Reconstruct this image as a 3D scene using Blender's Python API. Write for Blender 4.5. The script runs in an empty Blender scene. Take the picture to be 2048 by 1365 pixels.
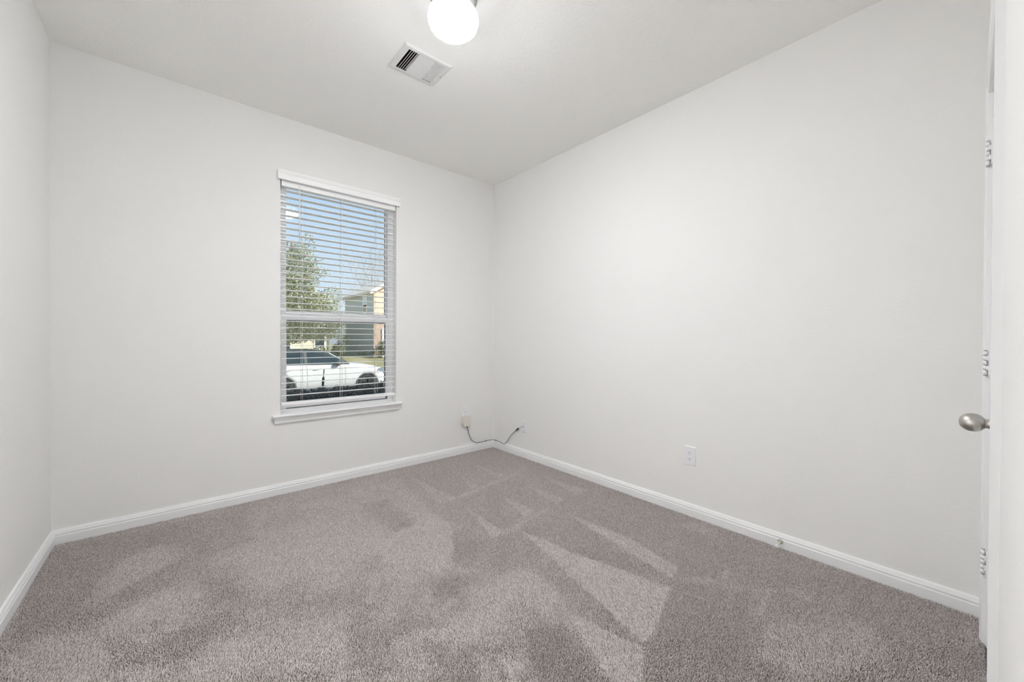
import bpy, bmesh, math, random
import numpy as np
from mathutils import Vector, Matrix

scene = bpy.context.scene
COL = scene.collection

# ------------------------------------------------------------------ camera
CAM = Vector((-2.5179, -3.2450, 1.1421))
YAW, PITCH, ROLL, FPX = 0.8642490, -0.0067685, 0.0044241, 779.61
fw = Vector((math.cos(YAW) * math.cos(PITCH), math.sin(YAW) * math.cos(PITCH), math.sin(PITCH)))
rt = Vector((math.sin(YAW), -math.cos(YAW), 0.0))
up = rt.cross(fw)
rt, up = rt * math.cos(ROLL) + up * math.sin(ROLL), up * math.cos(ROLL) - rt * math.sin(ROLL)
cd = bpy.data.cameras.new('camera')
cd.sensor_width = 36.0
cd.lens = FPX / 2048.0 * 36.0
cd.clip_start = 0.01
cd.clip_end = 500
cam = bpy.data.objects.new('camera', cd)
M = Matrix.Identity(4)
for i in range(3):
    M[i][0], M[i][1], M[i][2], M[i][3] = rt[i], up[i], -fw[i], CAM[i]
cam.matrix_world = M
COL.objects.link(cam)
scene.camera = cam

# ------------------------------------------------------------------ sky, sun, exposure
W = bpy.data.worlds.new('World')
scene.world = W
W.use_nodes = True
wn, wl = W.node_tree.nodes, W.node_tree.links
wn.clear()
stc = wn.new('ShaderNodeTexCoord')
sxyz = wn.new('ShaderNodeSeparateXYZ')
wl.new(stc.outputs['Generated'], sxyz.inputs[0])
ramp = wn.new('ShaderNodeValToRGB')        # clear winter sky: pale at the horizon, blue overhead
els = ramp.color_ramp.elements
els[0].position, els[0].color = 0.0, (0.80, 0.90, 1.0, 1)
els[1].position, els[1].color = 1.0, (0.20, 0.38, 0.80, 1)
e_ = els.new(0.14)
e_.color = (0.70, 0.85, 1.0, 1)
e_ = els.new(0.36)
e_.color = (0.50, 0.72, 1.0, 1)
wl.new(sxyz.outputs['Z'], ramp.inputs[0])
cn = wn.new('ShaderNodeTexNoise')          # thin high cloud
cn.inputs['Scale'].default_value = 3.0
cn.inputs['Detail'].default_value = 5
wl.new(stc.outputs['Generated'], cn.inputs['Vector'])
cr_ = wn.new('ShaderNodeMapRange')
cr_.inputs['From Min'].default_value = 0.56
cr_.inputs['From Max'].default_value = 0.80
cr_.inputs['To Max'].default_value = 0.5
wl.new(cn.outputs['Fac'], cr_.inputs['Value'])
smx = wn.new('ShaderNodeMix')
smx.data_type = 'RGBA'
smx.inputs['B'].default_value = (0.95, 0.97, 1.0, 1)
wl.new(cr_.outputs[0], smx.inputs['Factor'])
wl.new(ramp.outputs[0], smx.inputs['A'])
bg = wn.new('ShaderNodeBackground')
bg.inputs['Strength'].default_value = 1.0
wo = wn.new('ShaderNodeOutputWorld')
wl.new(smx.outputs['Result'], bg.inputs[0])
wl.new(bg.outputs[0], wo.inputs[0])

sl = bpy.data.lights.new('sun', 'SUN')
sl.energy = 8.0
sl.angle = math.radians(0.6)
sl.color = (1.0, 0.95, 0.86)
so = bpy.data.objects.new('sun', sl)
so.rotation_euler = Vector((-0.50, 0.62, -0.60)).to_track_quat('-Z', 'Y').to_euler()
so.location = (6, -8, 12)
COL.objects.link(so)

GLOBE_SIDE, GLOBE_BOTTOM = 4.0, 292.0   # emission of the lit ceiling globe, sides and underside
HALL_FILL = 560.0        # unseen hall ceiling fitting, added as fill for the right wall
vs = scene.view_settings
vs.view_transform = 'Standard'
vs.look = 'None'
vs.exposure = 0.0
vs.gamma = 1.0
scene.cycles.diffuse_bounces = 8
scene.cycles.max_bounces = 16
scene.cycles.transparent_max_bounces = 24
scene.cycles.sample_clamp_indirect = 6.0
scene.cycles.caustics_reflective = False
scene.cycles.caustics_refractive = False

# ------------------------------------------------------------------ materials
def new_mat(name):
    m = bpy.data.materials.new(name)
    m.use_nodes = True
    nt = m.node_tree
    nt.nodes.clear()
    out = nt.nodes.new('ShaderNodeOutputMaterial')
    return m, nt, out


def mat(name, col, rough=0.5, metal=0.0, vary=0.04, vscale=6.0, bump=None, spec=0.5, aniso=0.0):
    """Principled material with a little procedural colour variation and an optional noise bump."""
    m, nt, out = new_mat(name)
    b = nt.nodes.new('ShaderNodeBsdfPrincipled')
    b.inputs['Roughness'].default_value = rough
    b.inputs['Metallic'].default_value = metal
    b.inputs['Specular IOR Level'].default_value = spec
    tc = nt.nodes.new('ShaderNodeTexCoord')
    n = nt.nodes.new('ShaderNodeTexNoise')
    n.inputs['Scale'].default_value = vscale
    n.inputs['Detail'].default_value = 4
    nt.links.new(tc.outputs['Object'], n.inputs['Vector'])
    mx = nt.nodes.new('ShaderNodeMix')
    mx.data_type = 'RGBA'
    mx.inputs['A'].default_value = tuple(c * (1 - vary) for c in col) + (1,)
    mx.inputs['B'].default_value = tuple(min(1, c * (1 + vary)) for c in col) + (1,)
    nt.links.new(n.outputs['Fac'], mx.inputs['Factor'])
    nt.links.new(mx.outputs['Result'], b.inputs['Base Color'])
    if bump:
        prev = None
        for sc, dist, det in bump:
            n2 = nt.nodes.new('ShaderNodeTexNoise')
            n2.inputs['Scale'].default_value = sc
            n2.inputs['Detail'].default_value = det
            nt.links.new(tc.outputs['Object'], n2.inputs['Vector'])
            bp = nt.nodes.new('ShaderNodeBump')
            bp.inputs['Strength'].default_value = 1.0
            bp.inputs['Distance'].default_value = dist
            nt.links.new(n2.outputs['Fac'], bp.inputs['Height'])
            if prev:
                nt.links.new(prev.outputs[0], bp.inputs['Normal'])
            prev = bp
        nt.links.new(prev.outputs[0], b.inputs['Normal'])
    nt.links.new(b.outputs[0], out.inputs[0])
    return m


def emit_mat(name, col, strength):
    m, nt, out = new_mat(name)
    e = nt.nodes.new('ShaderNodeEmission')
    e.inputs[0].default_value = tuple(col) + (1,)
    e.inputs[1].default_value = strength
    nt.links.new(e.outputs[0], out.inputs[0])
    return m


def globe_mat(name, col, side, bottom):
    """Lit opal glass: glow shaped by the normal, strongest underneath, to spare the ceiling."""
    m, nt, out = new_mat(name)
    g = nt.nodes.new('ShaderNodeNewGeometry')
    s = nt.nodes.new('ShaderNodeSeparateXYZ')
    nt.links.new(g.outputs['Normal'], s.inputs[0])
    mr = nt.nodes.new('ShaderNodeMapRange')
    mr.interpolation_type = 'SMOOTHSTEP'
    mr.inputs['From Min'].default_value = -0.28
    mr.inputs['From Max'].default_value = -1.0
    mr.inputs['To Min'].default_value = side
    mr.inputs['To Max'].default_value = bottom
    nt.links.new(s.outputs['Z'], mr.inputs['Value'])
    e = nt.nodes.new('ShaderNodeEmission')
    e.inputs[0].default_value = tuple(col) + (1,)
    nt.links.new(mr.outputs[0], e.inputs[1])
    nt.links.new(e.outputs[0], out.inputs[0])
    return m


def glass_mat(name, tint=(0.97, 0.985, 0.98)):
    m, nt, out = new_mat(name)
    t = nt.nodes.new('ShaderNodeBsdfTransparent')
    t.inputs[0].default_value = tuple(tint) + (1,)
    g = nt.nodes.new('ShaderNodeBsdfGlossy')
    g.inputs['Roughness'].default_value = 0.02
    f = nt.nodes.new('ShaderNodeFresnel')
    f.inputs[0].default_value = 1.45
    mx = nt.nodes.new('ShaderNodeMixShader')
    nt.links.new(f.outputs[0], mx.inputs[0])
    nt.links.new(t.outputs[0], mx.inputs[1])
    nt.links.new(g.outputs[0], mx.inputs[2])
    nt.links.new(mx.outputs[0], out.inputs[0])
    return m


def ceiling_mat():
    """White ceiling with a stomped, swirly plaster texture."""
    m, nt, out = new_mat('ceiling_texture_paint')
    b = nt.nodes.new('ShaderNodeBsdfPrincipled')
    b.inputs['Base Color'].default_value = (0.93, 0.925, 0.905, 1)
    b.inputs['Roughness'].default_value = 0.9
    b.inputs['Specular IOR Level'].default_value = 0.2
    tc = nt.nodes.new('ShaderNodeTexCoord')
    n = nt.nodes.new('ShaderNodeTexNoise')
    n.inputs['Scale'].default_value = 26
    n.inputs['Detail'].default_value = 3
    n.inputs['Distortion'].default_value = 2.2
    nt.links.new(tc.outputs['Object'], n.inputs['Vector'])
    r = nt.nodes.new('ShaderNodeValToRGB')
    r.color_ramp.elements[0].position = 0.40
    r.color_ramp.elements[1].position = 0.62
    nt.links.new(n.outputs['Fac'], r.inputs[0])
    bp = nt.nodes.new('ShaderNodeBump')
    bp.inputs['Strength'].default_value = 0.32
    bp.inputs['Distance'].default_value = 0.0018
    nt.links.new(r.outputs[0], bp.inputs['Height'])
    nt.links.new(bp.outputs[0], b.inputs['Normal'])
    nt.links.new(b.outputs[0], out.inputs[0])
    return m


def carpet_mat():
    """Heathered taupe yarn: every tuft has its own dye."""
    m, nt, out = new_mat('taupe_carpet_yarn')
    b = nt.nodes.new('ShaderNodeBsdfPrincipled')
    b.inputs['Roughness'].default_value = 1.0
    b.inputs['Specular IOR Level'].default_value = 0.1
    g = nt.nodes.new('ShaderNodeNewGeometry')
    r = nt.nodes.new('ShaderNodeValToRGB')
    e = r.color_ramp.elements
    e[0].position, e[0].color = 0.0, CARPET_DARK + (1,)
    e[1].position, e[1].color = 1.0, CARPET_LIGHT + (1,)
    nt.links.new(g.outputs['Random Per Island'], r.inputs[0])
    nt.links.new(r.outputs[0], b.inputs['Base Color'])
    nt.links.new(b.outputs[0], out.inputs[0])
    return m


def brick_mat():
    m, nt, out = new_mat('salmon_brick')
    b = nt.nodes.new('ShaderNodeBsdfPrincipled')
    b.inputs['Roughness'].default_value = 0.9
    tc = nt.nodes.new('ShaderNodeTexCoord')
    mp = nt.nodes.new('ShaderNodeMapping')
    mp.inputs['Rotation'].default_value = (math.radians(90), 0, 0)
    br = nt.nodes.new('ShaderNodeTexBrick')
    br.inputs['Color1'].default_value = (0.56, 0.34, 0.25, 1)
    br.inputs['Color2'].default_value = (0.68, 0.45, 0.33, 1)
    br.inputs['Mortar'].default_value = (0.74, 0.65, 0.56, 1)
    br.inputs['Scale'].default_value = 3.6
    br.inputs['Mortar Size'].default_value = 0.03
    nt.links.new(tc.outputs['Object'], mp.inputs['Vector'])
    nt.links.new(mp.outputs[0], br.inputs['Vector'])
    nt.links.new(br.outputs['Color'], b.inputs['Base Color'])
    nt.links.new(b.outputs[0], out.inputs[0])
    return m


def siding_mat():
    m, nt, out = new_mat('grey_lap_siding')
    b = nt.nodes.new('ShaderNodeBsdfPrincipled')
    b.inputs['Roughness'].default_value = 0.7
    b.inputs['Base Color'].default_value = (0.43, 0.49, 0.52, 1)
    tc = nt.nodes.new('ShaderNodeTexCoord')
    w = nt.nodes.new('ShaderNodeTexWave')
    w.bands_direction = 'Z'
    w.wave_profile = 'SAW'
    w.inputs['Scale'].default_value = 1.7
    nt.links.new(tc.outputs['Object'], w.inputs['Vector'])
    bp = nt.nodes.new('ShaderNodeBump')
    bp.inputs['Distance'].default_value = 0.03
    nt.links.new(w.outputs['Fac'], bp.inputs['Height'])
    nt.links.new(bp.outputs[0], b.inputs['Normal'])
    nt.links.new(b.outputs[0], out.inputs[0])
    return m


def leaf_mat(name, c0, c1, trans=0.35):
    m, nt, out = new_mat(name)
    g = nt.nodes.new('ShaderNodeNewGeometry')
    r = nt.nodes.new('ShaderNodeValToRGB')
    r.color_ramp.elements[0].color = c0 + (1,)
    r.color_ramp.elements[1].color = c1 + (1,)
    nt.links.new(g.outputs['Random Per Island'], r.inputs[0])
    b = nt.nodes.new('ShaderNodeBsdfPrincipled')
    b.inputs['Roughness'].default_value = 0.45
    t = nt.nodes.new('ShaderNodeBsdfTranslucent')
    nt.links.new(r.outputs[0], b.inputs['Base Color'])
    nt.links.new(r.outputs[0], t.inputs[0])
    mx = nt.nodes.new('ShaderNodeMixShader')
    mx.inputs[0].default_value = trans
    nt.links.new(b.outputs[0], mx.inputs[1])
    nt.links.new(t.outputs[0], mx.inputs[2])
    nt.links.new(mx.outputs[0], out.inputs[0])
    return m


def lawn_mat():
    m, nt, out = new_mat('winter_lawn')
    b = nt.nodes.new('ShaderNodeBsdfPrincipled')
    b.inputs['Roughness'].default_value = 0.95
    tc = nt.nodes.new('ShaderNodeTexCoord')
    n = nt.nodes.new('ShaderNodeTexNoise')
    n.inputs['Scale'].default_value = 0.9
    n.inputs['Detail'].default_value = 8
    nt.links.new(tc.outputs['Object'], n.inputs['Vector'])
    r = nt.nodes.new('ShaderNodeValToRGB')
    r.color_ramp.elements[0].position = 0.35
    r.color_ramp.elements[0].color = (0.30, 0.30, 0.12, 1)
    r.color_ramp.elements[1].position = 0.65
    r.color_ramp.elements[1].color = (0.55, 0.47, 0.27, 1)
    nt.links.new(n.outputs['Fac'], r.inputs[0])
    nt.links.new(r.outputs[0], b.inputs['Base Color'])
    nt.links.new(b.outputs[0], out.inputs[0])
    return m


CARPET_DARK = (0.38, 0.340, 0.325)
CARPET_LIGHT = (0.74, 0.682, 0.658)
MW = mat('wall_paint', (0.845, 0.840, 0.828), 0.85, vary=0.006, vscale=1.5, spec=0.25,
         bump=[(95, 0.0006, 3), (14, 0.0010, 2)])
MC = ceiling_mat()
MT = mat('white_trim_enamel', (0.86, 0.865, 0.87), 0.38, vary=0.006, bump=[(40, 0.00012, 2)])
MV = mat('white_vinyl', (0.955, 0.96, 0.97), 0.35, vary=0.006)
MB_ = mat('white_blind_slat', (0.945, 0.945, 0.95), 0.42, vary=0.01)
MCORD = mat('white_cord', (0.84, 0.84, 0.84), 0.8, vary=0.03)
MCARP = carpet_mat()
MBACK = mat('carpet_backing', (0.22, 0.19, 0.175), 1.0, vary=0.1, vscale=30)
MNICK = mat('satin_nickel', (0.50, 0.48, 0.45), 0.38, 1.0, vary=0.03, vscale=40)
MPLATE = mat('white_plastic', (0.83, 0.83, 0.86), 0.35, vary=0.006)
MSLOT = mat('dark_slot', (0.03, 0.03, 0.03), 0.6)
MBEIGE = mat('beige_plastic', (0.74, 0.69, 0.63), 0.45, vary=0.02)
MBLACK = mat('black_rubber', (0.025, 0.027, 0.032), 0.45)
MGREYW = mat('grey_wire', (0.42, 0.42, 0.42), 0.5)
MDUCT = mat('black_duct_liner', (0.012, 0.012, 0.012), 0.9)
MVENT = mat('white_register_enamel', (0.74, 0.74, 0.735), 0.4, vary=0.006)
MSTEEL = mat('painted_steel_canopy', (0.27, 0.265, 0.255), 0.5, 0.0)
MGLASS = glass_mat('window_glass')
MGASK = mat('dark_gasket', (0.10, 0.12, 0.13), 0.6)
MGLOBE = globe_mat('lit_opal_glass', (0.955, 0.975, 1.0), GLOBE_SIDE, GLOBE_BOTTOM)
MHALL = emit_mat('hall_fill_diffuser', (0.96, 0.98, 1.0), HALL_FILL)
MEXT = mat('exterior_stucco', (0.55, 0.50, 0.44), 0.9)
MROOF = mat('shingle_roof', (0.62, 0.57, 0.48), 0.95, vary=0.2, vscale=4)
MSOFF = mat('beige_soffit', (0.62, 0.57, 0.48), 0.8)
MBRICK = brick_mat()
MSIDE = siding_mat()
MWHITE = mat('white_exterior_paint', (0.84, 0.83, 0.80), 0.6)
MCREAM = mat('cream_render', (0.86, 0.80, 0.66), 0.85, vary=0.05)
MPANE = mat('reflective_dark_pane', (0.03, 0.04, 0.045), 0.05, spec=1.0)
MREFL = mat('pane_painted_sky_reflection', (0.62, 0.76, 0.92), 0.15)  # sky reflection of the neighbour's upper pane, painted in as flat pale blue
MSCREEN = glass_mat('insect_screen', (0.78, 0.79, 0.79))
MCAR = mat('white_car_paint', (0.86, 0.86, 0.86), 0.25, vary=0.0)
MCARG = mat('tinted_car_glass', (0.02, 0.04, 0.045), 0.04, spec=0.8)
MCLAD = mat('grey_cladding', (0.10, 0.115, 0.11), 0.6)
MTYRE = mat('tyre_rubber', (0.03, 0.03, 0.032), 0.8)
MRIM = mat('alloy_rim', (0.30, 0.31, 0.32), 0.35, 0.8)
MLAMP = mat('headlamp_lens', (0.20, 0.30, 0.42), 0.08, spec=0.9)
MAMBER = mat('amber_lens', (0.8, 0.30, 0.05), 0.2)
MLEAF = leaf_mat('sunlit_leaf', (0.19, 0.24, 0.13), (0.64, 0.63, 0.45))
MHEDGE = leaf_mat('dark_shrub_leaf', (0.010, 0.034, 0.030), (0.035, 0.080, 0.062), 0.10)
MHEDGY = leaf_mat('pale_yellow_leaf', (0.55, 0.50, 0.28), (0.80, 0.74, 0.50), 0.3)
MBUSH = leaf_mat('bush_leaf', (0.05, 0.10, 0.03), (0.18, 0.22, 0.08))
MBARK = mat('grey_bark', (0.26, 0.22, 0.18), 0.95, vary=0.2, vscale=8)
MTWIG = mat('hazed_twig_bark', (0.52, 0.47, 0.43), 0.95, vary=0.15, vscale=3)  # bark colour lightened: the distance haze is put into it
MLAWN = lawn_mat()
MROAD = mat('asphalt', (0.30, 0.29, 0.28), 0.95, vary=0.12, vscale=3)
MCONC = mat('concrete', (0.55, 0.53, 0.50), 0.95, vary=0.08, vscale=3)
MMETALD = mat('dark_painted_metal', (0.05, 0.06, 0.06), 0.5)

# ------------------------------------------------------------------ mesh building
ORG = {}


class MB:
    """Collects shapes in world coordinates; build() links them as ONE mesh object."""

    def __init__(self):
        self.v, self.f, self.sm = [], [], []

    def add(self, verts, faces, smooth=False):
        o = len(self.v)
        self.v += [tuple(p) for p in verts]
        self.f += [tuple(i + o for i in f) for f in faces]
        self.sm += [smooth] * len(faces)
        return self

    def box(self, x0, x1, y0, y1, z0, z1):
        v = [(x, y, z) for z in (z0, z1) for y in (y0, y1) for x in (x0, x1)]
        return self.add(v, [(0, 2, 3, 1), (4, 5, 7, 6), (0, 1, 5, 4), (2, 6, 7, 3), (0, 4, 6, 2), (1, 3, 7, 5)])

    def prism(self, prof, axis, a, b, smooth=False, capped=True):
        """2D profile extruded along 'X' (prof = y,z), 'Y' (x,z) or 'Z' (x,y)."""
        def pt(p, t):
            return {'X': (t, p[0], p[1]), 'Y': (p[0], t, p[1]), 'Z': (p[0], p[1], t)}[axis]
        n = len(prof)
        v = [pt(p, a) for p in prof] + [pt(p, b) for p in prof]
        self.add(v, [(i, (i + 1) % n, n + (i + 1) % n, n + i) for i in range(n)], smooth)
        if capped:
            self.add([pt(p, a) for p in prof], [tuple(range(n))][::-1])
            self.add([pt(p, b) for p in prof], [tuple(range(n))])
        return self

    def sweep(self, prof, A, B, ca=1.0, cb=1.0):
        """Moulding profile (offset from wall, z) along A->B; normal n to the left; mitred by ca/cb*offset."""
        ax, ay = A
        bx, by = B
        L = math.hypot(bx - ax, by - ay)
        d = ((bx - ax) / L, (by - ay) / L)
        nrm = (-d[1], d[0])
        n = len(prof)
        va = [(ax + nrm[0] * o + d[0] * o * ca, ay + nrm[1] * o + d[1] * o * ca, z) for o, z in prof]
        vb = [(bx + nrm[0] * o - d[0] * o * cb, by + nrm[1] * o - d[1] * o * cb, z) for o, z in prof]
        self.add(va + vb, [(i, (i + 1) % n, n + (i + 1) % n, n + i) for i in range(n)])
        self.add(va, [tuple(range(n))])
        self.add(vb, [tuple(reversed(range(n)))])
        return self

    def lathe(self, prof, origin, axis=(0, 0, 1), n=32, smooth=True):
        """prof = [(radius, distance along axis)]"""
        ax = Vector(axis).normalized()
        s = ax.orthogonal().normalized()
        t = ax.cross(s)
        o = Vector(origin)
        v = []
        for r, h in prof:
            for k in range(n):
                a = 2 * math.pi * k / n
                v.append(o + ax * h + (s * math.cos(a) + t * math.sin(a)) * r)
        f = []
        for i in range(len(prof) - 1):
            for k in range(n):
                k2 = (k + 1) % n
                f.append((i * n + k, i * n + k2, (i + 1) * n + k2, (i + 1) * n + k))
        f.append(tuple(reversed(range(n))))
        f.append(tuple((len(prof) - 1) * n + k for k in range(n)))
        return self.add(v, f, smooth)

    def tube(self, path, r, n=8, smooth=True):
        """Tube along points; r a number or a list."""
        P = [Vector(p) for p in path]
        R_ = [r] * len(P) if not isinstance(r, (list, tuple)) else r
        v = []
        prev = None
        for i, p in enumerate(P):
            d = (P[min(i + 1, len(P) - 1)] - P[max(i - 1, 0)]).normalized()
            s = d.orthogonal().normalized() if prev is None else (prev - d * prev.dot(d)).normalized()
            prev = s
            t = d.cross(s)
            for k in range(n):
                a = 2 * math.pi * k / n
                v.append(p + (s * math.cos(a) + t * math.sin(a)) * R_[i])
        f = []
        for i in range(len(P) - 1):
            for k in range(n):
                k2 = (k + 1) % n
                f.append((i * n + k, i * n + k2, (i + 1) * n + k2, (i + 1) * n + k))
        f.append(tuple(reversed(range(n))))
        f.append(tuple((len(P) - 1) * n + k for k in range(n)))
        return self.add(v, f, smooth)

    def build(self, name, m, parent=None, bevel=0.0, seg=2, label=None):
        L = ORG.get(parent.name, Vector((0, 0, 0))) if parent else Vector((0, 0, 0))
        me = bpy.data.meshes.new(name)
        me.from_pydata([(p[0] - L.x, p[1] - L.y, p[2] - L.z) for p in self.v], [], self.f)
        me.polygons.foreach_set('use_smooth', self.sm)
        bm = bmesh.new()
        bm.from_mesh(me)
        bmesh.ops.recalc_face_normals(bm, faces=bm.faces)
        bm.to_mesh(me)
        bm.free()
        me.materials.append(m)
        o = bpy.data.objects.new(name, me)
        COL.objects.link(o)
        if parent:
            o.parent = parent
        ORG[o.name] = L
        if bevel:
            b = o.modifiers.new('bevel', 'BEVEL')
            b.width = bevel
            b.segments = seg
            b.limit_method = 'ANGLE'
            b.angle_limit = math.radians(40)
        if label:
            o['label'] = label
        return o


def tag(o, label, cat=None, kind=None, group=None):
    o['label'] = label
    if cat:
        o['category'] = cat
    if kind:
        o['kind'] = kind
    if group:
        o['group'] = group
    return o


def thing(name, loc, label, cat, kind=None, group=None):
    o = bpy.data.objects.new(name, None)
    o.empty_display_size = 0.1
    o.location = loc
    COL.objects.link(o)
    ORG[o.name] = Vector(loc)
    return tag(o, label, cat, kind, group)


def clone(root, loc, label):
    """A copy of a thing, its parts and their sub-parts."""
    c = root.copy()
    COL.objects.link(c)
    c.location = loc
    c['label'] = label

    def rec(src, dst):
        for ch in list(src.children):
            k = ch.copy()
            COL.objects.link(k)
            k.parent = dst
            rec(ch, k)
    rec(root, c)
    return c


def catmull(pts, n=8):
    P = [Vector(p) for p in pts]
    P = [P[0] * 2 - P[1]] + P + [P[-1] * 2 - P[-2]]
    out = []
    for i in range(1, len(P) - 2):
        for k in range(n):
            t = k / n
            a, b, c, d = P[i - 1], P[i], P[i + 1], P[i + 2]
            out.append(0.5 * ((2 * b) + (c - a) * t + (2 * a - 5 * b + 4 * c - d) * t * t + (3 * b - a - 3 * c + d) * t ** 3))
    out.append(P[-2])
    return out

# ------------------------------------------------------------------ room shell
RW, RH = 3.051, 2.743          # left wall at x = -RW, ceiling height
NY = -3.296                    # face of the wall that carries the closet door
FZ = -0.006                    # floor slab under the pile
WX0, WX1, WZ0, WZ1 = -1.960, -1.078, 0.560, 2.350   # window opening
DX0, DX1, DZ1 = -0.225, -0.990, 2.062               # closet door opening (hinge side, latch side)
OY0, OY1, OZ1 = -2.75, -1.75, 2.07                  # open doorway in the left wall, beside the camera
HX, HY0, HY1 = -4.60, -3.60, -0.10                  # hall beyond that doorway

b = MB()
b.box(-RW - 0.15, WX0, 0, 0.15, FZ, RH)
b.box(WX1, 0.15, 0, 0.15, FZ, RH)
b.box(WX0, WX1, 0, 0.15, FZ, WZ0)
b.box(WX0, WX1, 0, 0.15, WZ1, RH)
tag(b.build('wall_back', MW), 'white painted wall with the window in it', 'wall', 'structure')
tag(MB().box(0, 0.15, NY - 0.13, 0, FZ, RH).build('wall_right', MW), 'long blank white wall running from the corner to the closet door', 'wall', 'structure')
b = MB()
b.box(-RW - 0.15, -RW, NY - 0.13, OY0, FZ, RH)
b.box(-RW - 0.15, -RW, OY0, OY1, OZ1, RH)
b.box(-RW - 0.15, -RW, OY1, 0, FZ, RH)
tag(b.build('wall_left', MW), 'narrow strip of white wall at the left edge', 'wall', 'structure')
b = MB()
b.box(DX0, 0, NY - 0.13, NY, FZ, RH)
b.box(DX1, DX0, NY - 0.13, NY, DZ1, RH)
b.box(-RW, DX1, NY - 0.13, NY, FZ, RH)
tag(b.build('wall_front', MW), 'textured white wall seen edge on beyond the closet door at the right edge', 'wall', 'structure')
b = MB()
VX0, VX1, VY0, VY1 = -1.552, -1.327, -1.231, -1.050   # duct hole
b.box(-RW - 0.15, VX0, NY, 0.15, RH, RH + 0.12)
b.box(VX1, 0.15, NY, 0.15, RH, RH + 0.12)
b.box(VX0, VX1, NY, VY0, RH, RH + 0.12)
b.box(VX0, VX1, VY1, 0.15, RH, RH + 0.12)
b.box(-RW - 0.15, 0.15, NY - 0.13, NY, RH, RH + 0.12)
tag(b.build('ceiling', MC), 'white stomped texture ceiling', 'ceiling', 'structure')
tag(MB().box(-RW - 0.15, 0.15, NY - 0.13, 0.15, FZ - 0.15, FZ).build('floor', MBACK), 'floor under the carpet', 'floor', 'structure')

# hall behind the doorway
XW = -RW - 0.15
b = MB()
b.box(HX - 0.1, HX, HY0 - 0.1, HY1 + 0.1, FZ, RH)
b.box(HX, XW, HY0 - 0.1, HY0, FZ, RH)
b.box(HX, XW, HY1, HY1 + 0.1, FZ, RH)
tag(b.build('wall_hall', MW), 'white hall walls behind the open doorway', 'wall', 'structure')
tag(MB().box(HX - 0.1, XW, HY0 - 0.1, HY1 + 0.1, RH, RH + 0.1).build('ceiling_hall', MC), 'hall ceiling behind the open doorway', 'ceiling', 'structure')
tag(MB().box(HX - 0.1, XW, HY0 - 0.1, HY1 + 0.1, FZ - 0.15, FZ).build('floor_hall', MBACK), 'hall floor behind the open doorway', 'floor', 'structure')
h = thing('hall_fill_light', (-3.9, -0.50, RH), 'unseen square hall ceiling light, added to fill the room through the doorway', 'light')
MB().box(-4.20, -3.60, -0.80, -0.20, RH - 0.02, RH).build('frame', MT, h)
MB().box(-4.17, -3.63, -0.77, -0.23, RH - 0.03, RH - 0.02).build('diffuser', MHALL, h)

# baseboards
BB = [(0, FZ), (0.0145, FZ), (0.0145, 0.044), (0.0125, 0.0465), (0.0115, 0.0505), (0.0130, 0.0535), (0.0130, 0.0590),
      (0.0105, 0.0620), (0.0085, 0.0690), (0.0060, 0.0750), (0.0, 0.0775)]


def board(name, A, B, label, ca=1.0, cb=1.0):
    tag(MB().sweep(BB, A, B, ca, cb).build(name, MT), label, 'baseboard', 'structure')


board('baseboard_back', (0, 0), (-RW, 0), 'white moulded baseboard under the window')
board('baseboard_right', (0, NY), (0, 0), 'white moulded baseboard along the long blank wall', 0.0, 1.0)
board('baseboard_left', (-RW, 0), (-RW, OY1 + 0.01), 'white moulded baseboard along the left wall', 1.0, 0.0)
board('baseboard_front', (-RW, NY), (DX1 - 0.066, NY), 'white baseboard beyond the closet door', 0.0, 0.0)

# ------------------------------------------------------------------ window
w = thing('window_1', (-1.519, 0.10, WZ0), 'white vinyl single hung window with clear panes', 'window', 'structure')
b = MB()
FY0, FY1 = 0.070, 0.145
FT = 0.050
b.box(WX0, WX0 + FT, FY0, FY1, 0.580, WZ1)
b.box(WX1 - FT, WX1, FY0, FY1, 0.580, WZ1)
b.box(WX0, WX1, FY0, FY1, WZ1 - 0.05, WZ1)
b.box(WX0, WX1, 0.060, FY1, 0.560, 0.606)
b.build('window_frame', MV, w, 0.002)
b = MB()                                            # upper sash, set back
b.box(WX0 + FT, WX0 + FT + 0.006, 0.105, 0.135, 1.31, WZ1 - 0.05)
b.box(WX1 - FT - 0.006, WX1 - FT, 0.105, 0.135, 1.31, WZ1 - 0.05)
b.box(WX0 + FT, WX1 - FT, 0.105, 0.135, WZ1 - 0.075, WZ1 - 0.05)
b.box(WX0 + FT, WX1 - FT, 0.100, 0.135, 1.309, 1.346)
us = b.build('upper_sash', MV, w, 0.002)
MB().box(WX0 + FT + 0.004, WX1 - FT - 0.004, 0.119, 0.123, 1.34, WZ1 - 0.07).build('pane', MGLASS, us, label='clear upper pane')
MB().box(WX1 - FT - 0.008, WX1 - FT - 0.0055, 0.112, 0.119, 1.346, WZ1 - 0.075).build('gasket', MGASK, us, label='dark glazing gasket strip')
b = MB()                                            # lower sash, in front
LX0, LX1 = -1.9435, -1.1085
b.box(LX0, LX0 + 0.036, 0.072, 0.100, 0.612, 1.306)
b.box(LX1 - 0.036, LX1, 0.072, 0.100, 0.612, 1.306)
b.box(LX0, LX1, 0.068, 0.100, 1.273, 1.306)
b.box(LX0, LX1, 0.072, 0.100, 0.612, 0.650)
ls = b.build('lower_sash', MV, w, 0.002)
MB().box(LX0 + 0.030, LX1 - 0.030, 0.084, 0.088, 0.645, 1.278).build('pane', MGLASS, ls, label='clear lower pane')
MB().box(WX0 + 0.051, WX1 - 0.051, 0.139, 0.1395, 0.607, 1.308).build('insect_screen', MSCREEN, w, label='fine grey insect screen over the lower half')
b = MB()
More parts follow.
